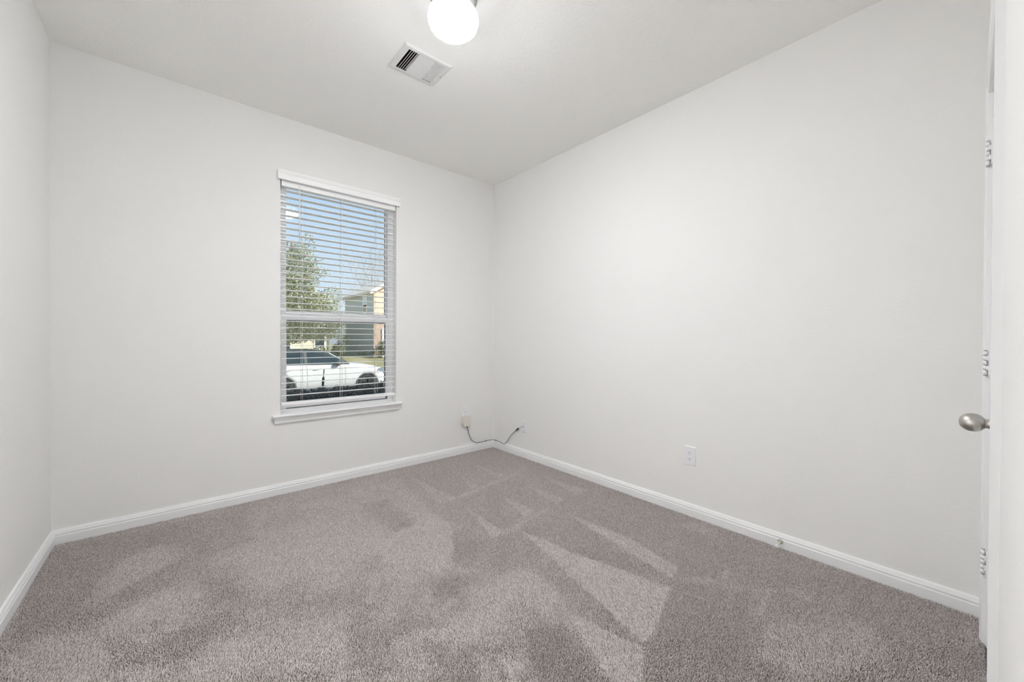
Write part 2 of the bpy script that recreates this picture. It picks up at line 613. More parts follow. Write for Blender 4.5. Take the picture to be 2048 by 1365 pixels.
b.box(LX0 + 0.036, LX1 - 0.036, 0.0765, 0.084, 1.2665, 1.273)
b.box(LX1 - 0.0385, LX1 - 0.036, 0.0765, 0.084, 0.650, 1.273)
b.build('gasket', MGASK, ls, label='dark glazing gasket strip')
MB().box(LX0 + 0.02, LX1 - 0.02, 0.080, 0.098, 0.606, 0.612).build('weatherstrip', MGASK, w, label='dark weatherstrip under the lower sash')
MB().box(LX1 - 0.014, LX1 - 0.004, 0.062, 0.072, 1.18, 1.25).build('tilt_latch', MV, w, 0.002)
b = MB()                                            # stool and moulded apron
b.box(WX0 + 0.001, WX1 - 0.001, 0.0, 0.062, 0.562, 0.580)
b.prism([(0.0, 0.561), (-0.028, 0.561), (-0.034, 0.5635), (-0.037, 0.569), (-0.036, 0.575), (-0.031, 0.5795), (0.0, 0.580)], 'X', -2.012, -1.034)
b.build('window_sill', MT, w, 0.0012)
ap = MB()
prof = [(0.0, 0.561), (-0.0275, 0.561), (-0.0265, 0.553), (-0.021, 0.545), (-0.0185, 0.538), (-0.016, 0.536), (-0.0155, 0.522), (-0.013, 0.516), (0.0, 0.5155)]
n = len(prof)
va = [(-2.018 - p[0] * 0.9 - 0.0 + 0.018, p[0], p[1]) for p in prof]
va = [(-1.984 + p[0] * 0.9, p[0], p[1]) for p in prof]
vb = [(-1.066 - p[0] * 0.9, p[0], p[1]) for p in prof]
ap.add(va + vb, [(i, (i + 1) % n, n + (i + 1) % n, n + i) for i in range(n)])
ap.add(va, [tuple(range(n))])
ap.add(vb, [tuple(range(n))])
ap.build('sill_apron', MT, w)

# ------------------------------------------------------------------ blind
bl = thing('window_blind', (-1.519, 0.03, 0.62), 'white two inch slatted blind let down over the window, slats open', 'blind')
prof = [(-0.014, 2.2845), (-0.030, 2.2845), (-0.032, 2.290), (-0.032, 2.302), (-0.0285, 2.305), (-0.0285, 2.322),
        (-0.033, 2.329), (-0.037, 2.340), (-0.037, 2.350), (-0.014, 2.350)]
b = MB().prism(prof, 'X', -1.9780, -1.0560)
b.box(-1.9780, -1.9640, -0.014, -0.0005, 2.2845, 2.350)
b.box(-1.0700, -1.0560, -0.014, -0.0005, 2.2845, 2.350)
b.build('valance', MB_, bl)
MB().box(-1.952, -1.086, 0.004, 0.058, 2.248, 2.300).build('headrail', MB_, bl, 0.002)
b = MB()
SX0, SX1, SY0, SY1 = -1.951, -1.0865, 0.008, 0.058
for k in range(34):
    z = 0.7108 + 0.0458 * k
    pr = []
    m_ = 6
    for i in range(m_ + 1):
        t = i / m_
        pr.append((SY0 + (SY1 - SY0) * t, z + 0.0016 * (1 - (2 * t - 1) ** 2) - 0.001 * t))
    top = [(y, zz + 0.0028) for y, zz in pr]
    b.prism(pr + top[::-1], 'X', SX0, SX1)
b.build('slats', MB_, bl)
MB().box(SX0 - 0.001, SX1 + 0.001, 0.006, 0.060, 0.640, 0.662).build('bottom_rail', MB_, bl, 0.004)
for x in (-1.812, -1.527, -1.243):
    b = MB()
    for y in (0.0055, 0.0605):
        b.tube([(x, y, 0.662), (x, y, 2.25)], 0.0011, 6)
    for k in range(34):
        z = 0.7108 + 0.0458 * k - 0.0012
        b.tube([(x, 0.0055, z), (x, 0.0605, z)], 0.0007, 4)
    b.build('ladder_cord', MCORD, bl)
    MB().tube([(x - 0.006, 0.033, 0.655), (x - 0.006, 0.033, 2.25)], 0.0009, 6).build('lift_cord', MCORD, bl)
b = MB().tube([(-1.838, -0.006, 2.262), (-1.8375, -0.009, 2.23), (-1.8375, -0.009, 1.872)], 0.0034, 10)
b.tube([(-1.8375, -0.009, 1.876), (-1.8375, -0.009, 1.852)], [0.0034, 0.0046], 10)
b.build('tilt_wand', MCORD, bl)

# ------------------------------------------------------------------ closet door
d = thing('door_1', (-0.6, NY, FZ), 'white closed closet door seen edge on with three painted hinges', 'door', 'structure')
b = MB()
b.box(DX1 + 0.0035, DX0 - 0.0022, NY - 0.037, NY - 0.002, 0.006, DZ1 - 0.004)
b.build('door_slab', MT, d, 0.001)
b = MB()
for z0, z1 in ((0.22, 0.86), (1.02, 1.92)):          # raised mouldings of the two panels
    xa, xb = DX1 + 0.12, DX0 - 0.12
    for q in ((xa, xb, z0, z0 + 0.02), (xa, xb, z1 - 0.02, z1), (xa, xa + 0.02, z0 + 0.02, z1 - 0.02), (xb - 0.02, xb, z0 + 0.02, z1 - 0.02)):
        b.box(q[0], q[1], NY - 0.002, NY + 0.0015, q[2], q[3])
b.build('panel_moulding', MT, d)
# casing: 57 mm wide, 16 mm thick, profiled in three steps
b = MB()
CT = 0.0165


def cas_v(x0, x1, z1):
    s = 1 if x1 > x0 else -1                          # x0 = edge next to the door
    pr = [(x0, NY), (x0, NY + 0.010), (x0 + s * 0.004, NY + 0.0125), (x0 + s * 0.020, NY + 0.0125), (x0 + s * 0.026, NY + 0.0155),
          (x0 + s * 0.046, NY + CT), (x0 + s * 0.057, NY + CT), (x0 + s * 0.057, NY)]
    b.prism(pr, 'Z', FZ, z1)


cas_v(DX0 + 0.006, 1, DZ1 + 0.006 + 0.057)
cas_v(DX1 - 0.006, -2, DZ1 + 0.006 + 0.057)
hz = DZ1 + 0.006
b.prism([(NY, hz), (NY + 0.010, hz), (NY + 0.0125, hz + 0.004), (NY + 0.0125, hz + 0.02), (NY + 0.0155, hz + 0.026), (NY + CT, hz + 0.046), (NY + CT, hz + 0.057), (NY, hz + 0.057)], 'X', DX1 - 0.006, DX0 + 0.006)
b.build('door_casing', MT, d)
b = MB()
b.box(DX0 - 0.0012, DX0 + 0.004, NY - 0.12, NY + 0.0004, FZ, DZ1)
b.box(DX1 - 0.004, DX1 + 0.0012, NY - 0.12, NY + 0.0004, FZ, DZ1)
b.box(DX1, DX0, NY - 0.12, NY + 0.0004, DZ1 - 0.0012, DZ1 + 0.004)
b.box(DX1, DX0, NY - 0.075, NY - 0.040, DZ1 - 0.012, DZ1)
b.build('door_jamb', MT, d)
for hzc in (1.838, 1.058, 0.312):
    hx, hy, hh = DX0 + 0.0010, NY + 0.0100, 0.0445
    hg = MB().box(hx - 0.030, hx - 0.0085, NY - 0.0015, NY + 0.0030, hzc - hh, hzc + hh).build('hinge', MT, d, 0.0006)
    kn = MB()
    for k in range(5):
        z0 = hzc - hh + k * 2 * hh / 5
        kn.lathe([(0.0066, 0.0010), (0.0066, 2 * hh / 5 - 0.0010)], (hx, hy, z0), (0, 0, 1), 16)
    for k in (1, 3):                                   # straps of the door leaf wrap every other knuckle
        z0 = hzc - hh + k * 2 * hh / 5
        kn.box(hx - 0.016, hx, NY - 0.001, hy - 0.002, z0 + 0.001, z0 + 2 * hh / 5 - 0.001)
    kn.build('hinge_knuckle', MT, hg)
    MB().lathe([(0.0035, -0.004), (0.0052, -0.003), (0.0042, 0.0), (0.0042, 2 * hh), (0.0055, 2 * hh + 0.001), (0.0040, 2 * hh + 0.004)], (hx, hy, hzc - hh), (0, 0, 1), 14).build('hinge_pin', MGREYW, hg)
KX, KZ = DX1 + 0.070, 0.925
kp = [(0.0325, 0.0), (0.0325, 0.003), (0.030, 0.007), (0.022, 0.009), (0.0150, 0.012), (0.0125, 0.016), (0.0118, 0.020), (0.0125, 0.0235), (0.0165, 0.027),
                 (0.0205, 0.0315), (0.0232, 0.038), (0.0240, 0.045), (0.0230, 0.052), (0.0200, 0.059), (0.0150, 0.0645), (0.0085, 0.068), (0.0, 0.069)]
kp = [(max(0.0, p.x), p.y) for p in catmull([(a_, h_, 0) for a_, h_ in kp], 4)]
kb = MB().lathe(kp, (KX, NY - 0.002, KZ), (0, 1, 0), 64)
kb.build('door_knob', MNICK, d, label='satin nickel egg shaped knob')

# ------------------------------------------------------------------ ceiling light
GX, GY = -1.555, -1.690
g = thing('ceiling_light', (GX, GY, RH), 'lit white globe ceiling light beside the vent', 'ceiling light')
MB().lathe([(0.095, 0.0), (0.108, -0.004), (0.110, -0.030), (0.104, -0.046), (0.086, -0.050), (0.0, -0.050)], (GX, GY, RH), (0, 0, 1), 48).build('canopy', MSTEEL, g)
gp = [(0.030, -0.050)]
for i in range(17):
    a = math.radians(70 - i * 160 / 16)
    gp.append((0.1165 * math.cos(a) if i < 16 else 0.0, -0.132 + 0.072 * math.sin(a) if i < 16 else -0.204))
MB().lathe(gp, (GX, GY, RH), (0, 0, 1), 48).build('globe', MGLOBE, g, label='glowing opal glass globe')

# ------------------------------------------------------------------ ceiling register
v = thing('ceiling_vent', (-1.4385, -1.141, RH), 'white rectangular ceiling air register with slotted louvres', 'vent')
PX0, PX1, PY0, PY1, PZ = -1.5885, -1.2885, -1.2615, -1.0205, RH
b = MB()


def rim(x0, x1, y0, y1, hx0, hx1, hy0, hy1):
    o = [(x0, y0), (x1, y0), (x1, y1), (x0, y1)]
    i2 = [(x0 + 0.012, y0 + 0.012), (x1 - 0.012, y0 + 0.012), (x1 - 0.012, y1 - 0.012), (x0 + 0.012, y1 - 0.012)]
    h_ = [(hx0, hy0), (hx1, hy0), (hx1, hy1), (hx0, hy1)]
    vv = [(p[0], p[1], PZ) for p in o] + [(p[0], p[1], PZ - 0.0075) for p in i2] + [(p[0], p[1], PZ - 0.0085) for p in h_] + [(p[0], p[1], PZ + 0.004) for p in h_]
    f = []
    for r0 in (0, 4, 8):
        for k in range(4):
            f.append((r0 + k, r0 + (k + 1) % 4, r0 + 4 + (k + 1) % 4, r0 + 4 + k))
    b.add(vv, f)


rim(PX0, PX1, PY0, PY1, VX0, VX1, VY0, VY1)
b.build('face_plate', MVENT, v)
XA, XB = VX0 + 0.064, VX1 - 0.060


def slat(bb, p0, p1, ang_dx, ang_dy, hgt=0.013, th=0.0012):
    """thin inclined blade between p0 and p1 (at the face), leaning by (dx,dy) as it rises"""
    q = []
    for (x, y) in (p0, p1):
        q += [(x, y, PZ - 0.0082), (x + ang_dx, y + ang_dy, PZ - 0.0082 + hgt)]
    off = (0.0018, 0, 0) if abs(ang_dx) > abs(ang_dy) else (0, 0.0018, 0)
    q2 = [(a + off[0], c + off[1], e) for a, c, e in q]
    bb.add(q + q2, [(0, 1, 3, 2), (4, 6, 7, 5), (0, 4, 5, 1), (2, 3, 7, 6), (0, 2, 6, 4), (1, 5, 7, 3)])


b = MB()
for k in range(5):
    x = VX0 + 0.0128 + k * 0.0122
    slat(b, (x, VY0), (x, VY1), 0.010, 0.0)
b.box(XA - 0.0015, XA, VY0, VY1, PZ - 0.0082, PZ + 0.006)
b.build('louvre_bank', MVENT, v, label='louvres that open toward the dark duct')
b = MB()
for k in range(13):
    y = VY0 + 0.0132 + k * 0.0137
    slat(b, (XA, y), (XB, y), 0.0, -0.0115, 0.011)
b.build('louvre_bank', MVENT, v)
b = MB()
b.box(XB, XB + 0.0015, VY0, VY1, PZ - 0.0082, PZ + 0.006)
for k in range(5):
    x = XB + 0.011 + k * 0.0122
    slat(b, (x, VY0), (x, VY1), -0.0105, 0.0, 0.011)
b.build('louvre_bank', MVENT, v)
b = MB()
for q in ((VX0, VX0 + 0.0015, VY0, VY1), (VX1 - 0.0015, VX1, VY0, VY1), (VX0, VX1, VY0, VY0 + 0.0015), (VX0, VX1, VY1 - 0.0015, VY1)):
    b.box(q[0], q[1], q[2], q[3], RH - 0.007, RH + 0.30)
b.box(VX0, VX1, VY0, VY1, RH + 0.30, RH + 0.302)
b.build('duct', MDUCT, v)
for x, y in ((-1.571, -1.141), (-1.306, -1.141)):
    MB().lathe([(0.0, -0.0105), (0.0035, -0.0100), (0.0042, -0.0082)], (x, y, RH), (0, 0, 1), 12).build('screw', MGREYW if x > -1.4 else MVENT, v)
MB().box(-1.318, -1.312, -1.090, -1.084, RH - 0.017, RH - 0.008).build('damper_lever', MVENT, v, 0.001)

# ------------------------------------------------------------------ outlets, adapter, cord, door stop


def receptacles(root, ux, c, nrm, zs):
    """two receptacle faces with slots; ux = unit vector along the wall, nrm = out of the wall"""
    for z in zs:
        f = MB()
        pts = []
        for k in range(20):
            a = 2 * math.pi * k / 20
            pts.append((0.0165 * max(-0.82, min(0.82, math.cos(a))), 0.0145 * math.sin(a)))
        vv = []
        for dd in (0.0045, 0.0078):
            for p in pts:
                q = c + ux * p[0] + nrm * dd
                vv.append((q.x, q.y, z + p[1]))
        n_ = 20
        f.add(vv, [(i, (i + 1) % n_, n_ + (i + 1) % n_, n_ + i) for i in range(n_)] + [tuple(range(n_)), tuple(range(n_, 2 * n_))])
        fo = f.build('receptacle', MPLATE, root)
        s = MB()
        for dx, hh in ((-0.0062, 0.0040), (0.0062, 0.0032)):
            ctr = c + ux * dx + nrm * 0.0078
            e = ux * 0.0010 + nrm * 0.0004
            x0, x1 = sorted((ctr.x - e.x, ctr.x + e.x))
            y0, y1 = sorted((ctr.y - e.y, ctr.y + e.y))
            s.box(x0, x1, y0, y1, z + 0.003 - hh, z + 0.003 + hh)
        ctr = c + nrm * 0.0074
        s.lathe([(0.0025, 0.0), (0.0025, 0.0009)], (ctr.x, ctr.y, z - 0.0078), nrm, 12)
        s.build('slots', MSLOT, fo, label='dark plug slots')


def plate(root, c, ux, nrm, hw, hh, z):
    o = MB()
    prof = [(hw, 0.0), (hw, 0.0025), (hw - 0.003, 0.0050)]
    vv = []
    for r_, dpt in prof:
        g_ = hw - r_
        for sx, sz in ((-1, -1), (1, -1), (1, 1), (-1, 1)):
            q = c + ux * (sx * (hw - g_)) + nrm * dpt
            vv.append((q.x, q.y, z + sz * (hh - g_)))
    f = []
    for r0 in (0, 4):
        for k in range(4):
            f.append((r0 + k, r0 + (k + 1) % 4, r0 + 4 + (k + 1) % 4, r0 + 4 + k))
    f += [(8, 9, 10, 11), (3, 2, 1, 0)]
    o.add(vv, f)
    return o.build('wall_plate', MPLATE, root, 0.0008)


def screw(root, c, nrm, z, m=None):
    MB().lathe([(0.0034, 0.0045), (0.0032, 0.0060), (0.0, 0.0066)], (c.x, c.y, z), nrm, 12).build('screw', m or MPLATE, root)


X_, Y_ = Vector((1, 0, 0)), Vector((0, 1, 0))
o1 = thing('wall_outlet', (-0.363, 0.0, 0.39), 'white outlet under the window wall corner with a beige adapter plugged in', 'outlet')
c1 = Vector((-0.363, 0, 0))
plate(o1, c1, X_, -Y_, 0.037, 0.060, 0.390)
receptacles(o1, X_, c1, -Y_, (0.4095, 0.3705))
screw(o1, c1, -Y_, 0.390)
o2 = thing('wall_outlet', (0.0, -2.0775, 0.386), 'white double outlet alone on the long blank wall', 'outlet')
c2 = Vector((0, -2.0775, 0))
plate(o2, c2, Y_, -X_, 0.0385, 0.060, 0.386)
receptacles(o2, Y_, c2, -X_, (0.4055, 0.3665))
screw(o2, c2, -X_, 0.386)
o3 = thing('cable_plate', (0.0, -0.478, 0.297), 'small white blank cable plate near the corner with a cord entering it', 'wall plate')
c3 = Vector((0, -0.478, 0))
plate(o3, c3, Y_, -X_, 0.037, 0.0585, 0.297)
screw(o3, c3, -X_, 0.335, MGREYW)
screw(o3, c3, -X_, 0.258, MGREYW)
MB().lathe([(0.0055, 0.0045), (0.0055, 0.008), (0.004, 0.008), (0.004, 0.012)], (0, -0.478, 0.297), (-1, 0, 0), 12).build('cable_jack', MGREYW, o3)

ad = thing('power_adapter', (-0.352, -0.008, 0.31), 'beige plug in power adapter with a thin black cord running round the corner', 'adapter')
b = MB()
b.prism([(-0.402, 0.372), (-0.402, 0.292), (-0.396, 0.280), (-0.386, 0.274), (-0.343, 0.274), (-0.333, 0.280), (-0.328, 0.292), (-0.328, 0.372)], 'Y', -0.046, -0.0082)
b.build('body', MBEIGE, ad, 0.005, 3)
MB().lathe([(0.0055, 0.0), (0.0055, -0.012), (0.0040, -0.020)], (-0.350, -0.026, 0.276), (0, 0, 1), 12).build('strain_relief', MBLACK, ad)
cr = [(-0.350, -0.026, 0.262), (-0.338, -0.022, 0.2328), (-0.3165, -0.018, 0.1732), (-0.2895, -0.018, 0.1224), (-0.2393, -0.0175, 0.0860), (-0.1883, -0.0165, 0.0800), (-0.1104, -0.0160, 0.0815),
      (-0.060, -0.0160, 0.0815), (-0.028, -0.021, 0.0810), (-0.0195, -0.034, 0.0805), (-0.0160, -0.0632, 0.0800), (-0.0160, -0.1404, 0.0795), (-0.0205, -0.1986, 0.0715), (-0.0180, -0.238, 0.0985),
      (-0.0170, -0.2944, 0.1663), (-0.0165, -0.3481, 0.2171), (-0.0165, -0.372, 0.2345)]
cord = ad
MB().tube(catmull(cr, 8), 0.0026, 8).build('cord', MBLACK, cord, label='thin black cord looping along the baseboard round the corner')
b = MB().lathe([(0.003, 0.0), (0.0048, 0.004), (0.0048, 0.020), (0.0075, 0.024), (0.0080, 0.050), (0.0065, 0.056), (0.0, 0.056)], (-0.0165, -0.370, 0.2330), (0, -0.62, 0.50), 14)
b.build('plug', MBLACK, cord, label='black barrel plug')
MB().tube(catmull([(-0.0165, -0.413, 0.2680), (-0.0170, -0.440, 0.2840), (-0.0165, -0.465, 0.2930), (-0.0115, -0.478, 0.2970)], 6), 0.0022, 8).build('lead_wire', MGREYW, cord, label='thin grey lead into the plate')
for x, y, nn in ((-0.1104, -0.0125, (0, -1, 0)), (-0.0125, -0.0632, (-1, 0, 0))):
    ck = MB().lathe([(0.0045, 0.0), (0.0058, 0.002), (0.0058, 0.0065), (0.003, 0.0090), (0.0, 0.0090)], (x, y, 0.0815), nn, 12)
    tag(ck.build('cord_clip', MBLACK), 'black clip pinning the cord to the window wall just left of the corner' if nn[1] else 'black clip pinning the cord to the blank wall just right of the corner', 'clip', None, 'cord clips at the corner')

ds = thing('door_stop', (-0.0145, -2.585, 0.036), 'small nickel door stop with white tip screwed to the baseboard', 'door stop')
MB().lathe([(0.0125, 0.0), (0.0125, 0.003), (0.0095, 0.007), (0.0060, 0.010), (0.0055, 0.012), (0.0, 0.012)], (-0.0145, -2.585, 0.036), (-1, 0, 0), 20).build('base', MNICK, ds)
MB().lathe([(0.0055, 0.010), (0.0050, 0.020), (0.0050, 0.056), (0.0068, 0.060), (0.0068, 0.064)], (-0.0145, -2.585, 0.036), (-1, 0, 0), 16).build('shaft', MBEIGE, ds)
MB().lathe([(0.0078, 0.062), (0.0085, 0.064), (0.0085, 0.074), (0.0070, 0.078), (0.0, 0.078)], (-0.0145, -2.585, 0.036), (-1, 0, 0), 16).build('rubber_tip', MPLATE, ds, label='white rubber tip')

# ------------------------------------------------------------------ carpet pile: every tuft is geometry, vacuum tracks are the lean of the pile
TRACKS = [
    (1.0,[(-1.073,-0.338),(-1.16,-0.9),(-1.144,-0.922),(-1.026,-0.9)]),
    (1.0,[(-1.051,-1.037),(-1.149,-1.494),(-1.068,-1.479)]),
    (0.8,[(-0.744,-1.05),(-0.848,-1.415),(-0.734,-1.398)]),
    (0.8,[(-0.477,-1.006),(-0.542,-1.409),(-0.437,-1.392)]),
    (0.8,[(-0.23,-0.984),(-0.32,-1.386),(-0.186,-1.407)]),
    (0.8,[(-0.491,-0.422),(-0.565,-0.793),(-0.457,-0.756)]),
    (0.7,[(-0.753,-0.526),(-0.832,-0.822),(-0.749,-0.795)]),
    (0.7,[(-1.029,-0.855),(-1.005,-0.892),(-0.336,-0.805),(-0.318,-0.761)]),
    (0.6,[(-1.105,-1.482),(-1.086,-1.509),(-0.639,-1.442),(-0.637,-1.414)]),
    (0.6,[(-1.62,-0.496),(-1.423,-0.621),(-1.414,-0.6),(-1.575,-0.474)]),
    (1.0,[(-0.977,-1.54),(-1.195,-2.466),(-1.146,-2.472),(-0.805,-2.369),(-0.931,-1.867)]),
    (0.8,[(-0.599,-1.537),(-0.738,-2.335),(-0.623,-2.314),(-0.556,-1.936)]),
    (0.8,[(-1.292,-2.172),(-1.426,-2.492),(-1.342,-2.563),(-1.222,-2.478)]),
    (0.7,[(-1.637,-2.138),(-1.683,-2.275),(-1.657,-2.296),(-1.628,-2.2)]),
    (0.7,[(-1.65,-2.302),(-1.632,-2.318),(-1.507,-2.328),(-1.525,-2.309)]),
    (-0.5,[(-1.493,-2.13),(-1.356,-2.2),(-1.44,-2.48),(-1.619,-2.305)]),
    (-0.5,[(-1.252,-1.236),(-1.202,-1.503),(-1.439,-1.668),(-1.457,-1.528)]),
    (-0.6,[(-1.634,-1.654),(-1.497,-1.659),(-1.558,-1.785),(-1.634,-1.754)]),
    (-0.5,[(-1.606,-0.528),(-1.394,-0.584),(-1.401,-1.049),(-1.498,-1.147),(-1.562,-1.036)]),
    (0.7,[(-1.378,-0.376),(-1.259,-0.226),(-1.159,-0.283),(-1.257,-0.819),(-1.269,-1.221),(-1.386,-1.449),(-1.563,-1.564),(-1.732,-1.34),(-1.662,-1.117),(-1.401,-1.049)]),
    (0.6,[(-1.796,-0.654),(-1.586,-0.956),(-1.661,-1.218),(-1.82,-1.223),(-1.905,-1.013)]),
    (0.5,[(-1.544,-1.764),(-1.21,-1.82),(-1.21,-2.045),(-1.265,-2.158),(-1.393,-2.02),(-1.581,-1.877)]),
    (0.5,[(-1.816,-1.882),(-1.653,-1.902),(-1.48,-1.977),(-1.58,-2.031),(-1.76,-2.045)]),
    (0.8,[(-0.469,-2.657),(-0.456,-2.677),(-0.704,-2.705),(-0.697,-2.681)]),
    (0.7,[(-0.421,-2.698),(-0.426,-2.815),(-0.381,-2.819),(-0.373,-2.738)]),
    (0.7,[(-0.429,-2.471),(-0.436,-2.487),(-0.558,-2.507),(-0.571,-2.477)]),
    (0.6,[(-0.72,-2.331),(-0.541,-2.632),(-0.518,-2.625),(-0.6,-2.453)]),
    (0.6,[(-0.295,-2.892),(-0.258,-2.906),(-0.421,-2.906),(-0.426,-2.894)]),
    (0.6,[(-0.091,-3.25),(-0.061,-3.276),(-0.191,-3.275),(-0.284,-3.246)]),
    (0.5,[(-0.177,-2.09),(-0.201,-2.286),(-0.101,-2.311),(-0.085,-2.168)]),
    (0.4,[(-0.711,-2.728),(-0.396,-2.994),(-0.567,-3.077),(-0.912,-2.922),(-0.944,-2.759)]),
    (-0.6,[(-3.022,-0.069),(-2.428,-0.095),(-2.36,-0.669),(-2.604,-0.93),(-2.799,-1.006),(-3.005,-0.9),(-3.023,-0.485)]),
    (0.5,[(-2.752,-0.423),(-2.554,-0.392),(-2.512,-0.605),(-2.669,-0.75),(-2.827,-0.856)]),
    (0.5,[(-2.755,-0.982),(-2.548,-0.885),(-2.444,-1.065),(-2.597,-1.127),(-2.76,-1.107)]),
    (-0.6,[(-2.446,-0.938),(-2.326,-0.971),(-2.296,-1.19),(-2.436,-1.158)]),
    (-0.5,[(-2.568,-1.269),(-2.354,-1.228),(-2.325,-1.356),(-2.541,-1.454),(-2.675,-1.36)]),
    (0.5,[(-2.922,-0.971),(-2.761,-1.095),(-2.719,-1.247),(-2.796,-1.334),(-2.967,-1.19),(-2.994,-1.062)]),
    (-0.4,[(-2.728,-1.156),(-2.591,-1.293),(-2.632,-1.378),(-2.7,-1.357)]),
    (0.4,[(-2.409,-1.468),(-2.264,-1.503),(-1.98,-1.57),(-2.08,-1.881),(-2.408,-1.603)]),
    (-0.5,[(-2.395,-0.122),(-2.185,-0.17),(-2.192,-0.673),(-2.36,-0.669)]),
    (0.5,[(-2.18,-0.583),(-1.718,-0.75),(-1.893,-1.299),(-2.197,-1.043)])]


def vnoise(x, y, s, seed):
    """smooth value noise in -1..1"""
    rs = np.random.RandomState(seed)
    g_ = rs.rand(128, 128) * 2 - 1
    fx, fy = x / s, y / s
    ix, iy = np.floor(fx).astype(int), np.floor(fy).astype(int)
    tx, ty = fx - ix, fy - iy
    tx, ty = tx * tx * (3 - 2 * tx), ty * ty * (3 - 2 * ty)
    a, b_ = g_[ix % 128, iy % 128], g_[(ix + 1) % 128, iy % 128]
    c, d_ = g_[ix % 128, (iy + 1) % 128], g_[(ix + 1) % 128, (iy + 1) % 128]
    return (a * (1 - tx) + b_ * tx) * (1 - ty) + (c * (1 - tx) + d_ * tx) * ty


def soft_poly(x, y, poly, soft):
    """1 inside, 0 outside, with an edge `soft` wide"""
    n_ = len(poly)
    inside = np.zeros(x.shape, bool)
    dist = np.full(x.shape, 1e9)
    for i in range(n_):
        (x0, y0), (x1, y1) = poly[i], poly[(i + 1) % n_]
        cond = ((y0 > y) != (y1 > y))
        with np.errstate(divide='ignore', invalid='ignore'):
            xi = (x1 - x0) * (y - y0) / ((y1 - y0) if y1 != y0 else 1e-9) + x0
        inside ^= cond & (x < xi)
        ex, ey = x1 - x0, y1 - y0
        t = np.clip(((x - x0) * ex + (y - y0) * ey) / (ex * ex + ey * ey + 1e-12), 0, 1)
        dist = np.minimum(dist, np.hypot(x - x0 - t * ex, y - y0 - t * ey))
    sd = np.where(inside, dist, -dist)
    return np.clip(0.5 + sd / soft, 0, 1)


def pile_lay(x, y):
    jx = x + 0.006 * vnoise(x, y, 0.02, 5) + 0.007 * vnoise(x, y, 0.09, 6)
    jy = y + 0.006 * vnoise(x, y, 0.02, 7) + 0.007 * vnoise(x, y, 0.09, 8)
    n_ = np.tanh(2.4 * (0.5 * vnoise(x, y, 0.22, 1) + 0.4 * vnoise(x, y, 0.09, 2) + 0.3 * vnoise(x, y, 0.035, 4)))
    # toward the blank wall the pile still stands as the vacuum left it; elsewhere it has been walked over
    r_ = 1 / (1 + np.exp(-(x + 1.30 + 0.15 * vnoise(x, y, 0.25, 9)) / 0.06))
    t = (1 - r_) * (0.42 * n_ + 0.12) + r_ * (-0.38 + 0.16 * n_)
    for wgt, poly in TRACKS:
        xs, ys = [p[0] for p in poly], [p[1] for p in poly]
        m_ = (x > min(xs) - .06) & (x < max(xs) + .06) & (y > min(ys) - .06) & (y < max(ys) + .06)
        if m_.any():
            s_ = soft_poly(jx[m_], jy[m_], poly, 0.014 if abs(wgt) > 0.65 else 0.05)
            t[m_] = t[m_] * (1 - 0.75 * s_) + wgt * s_
    return np.clip(t, -1, 1)


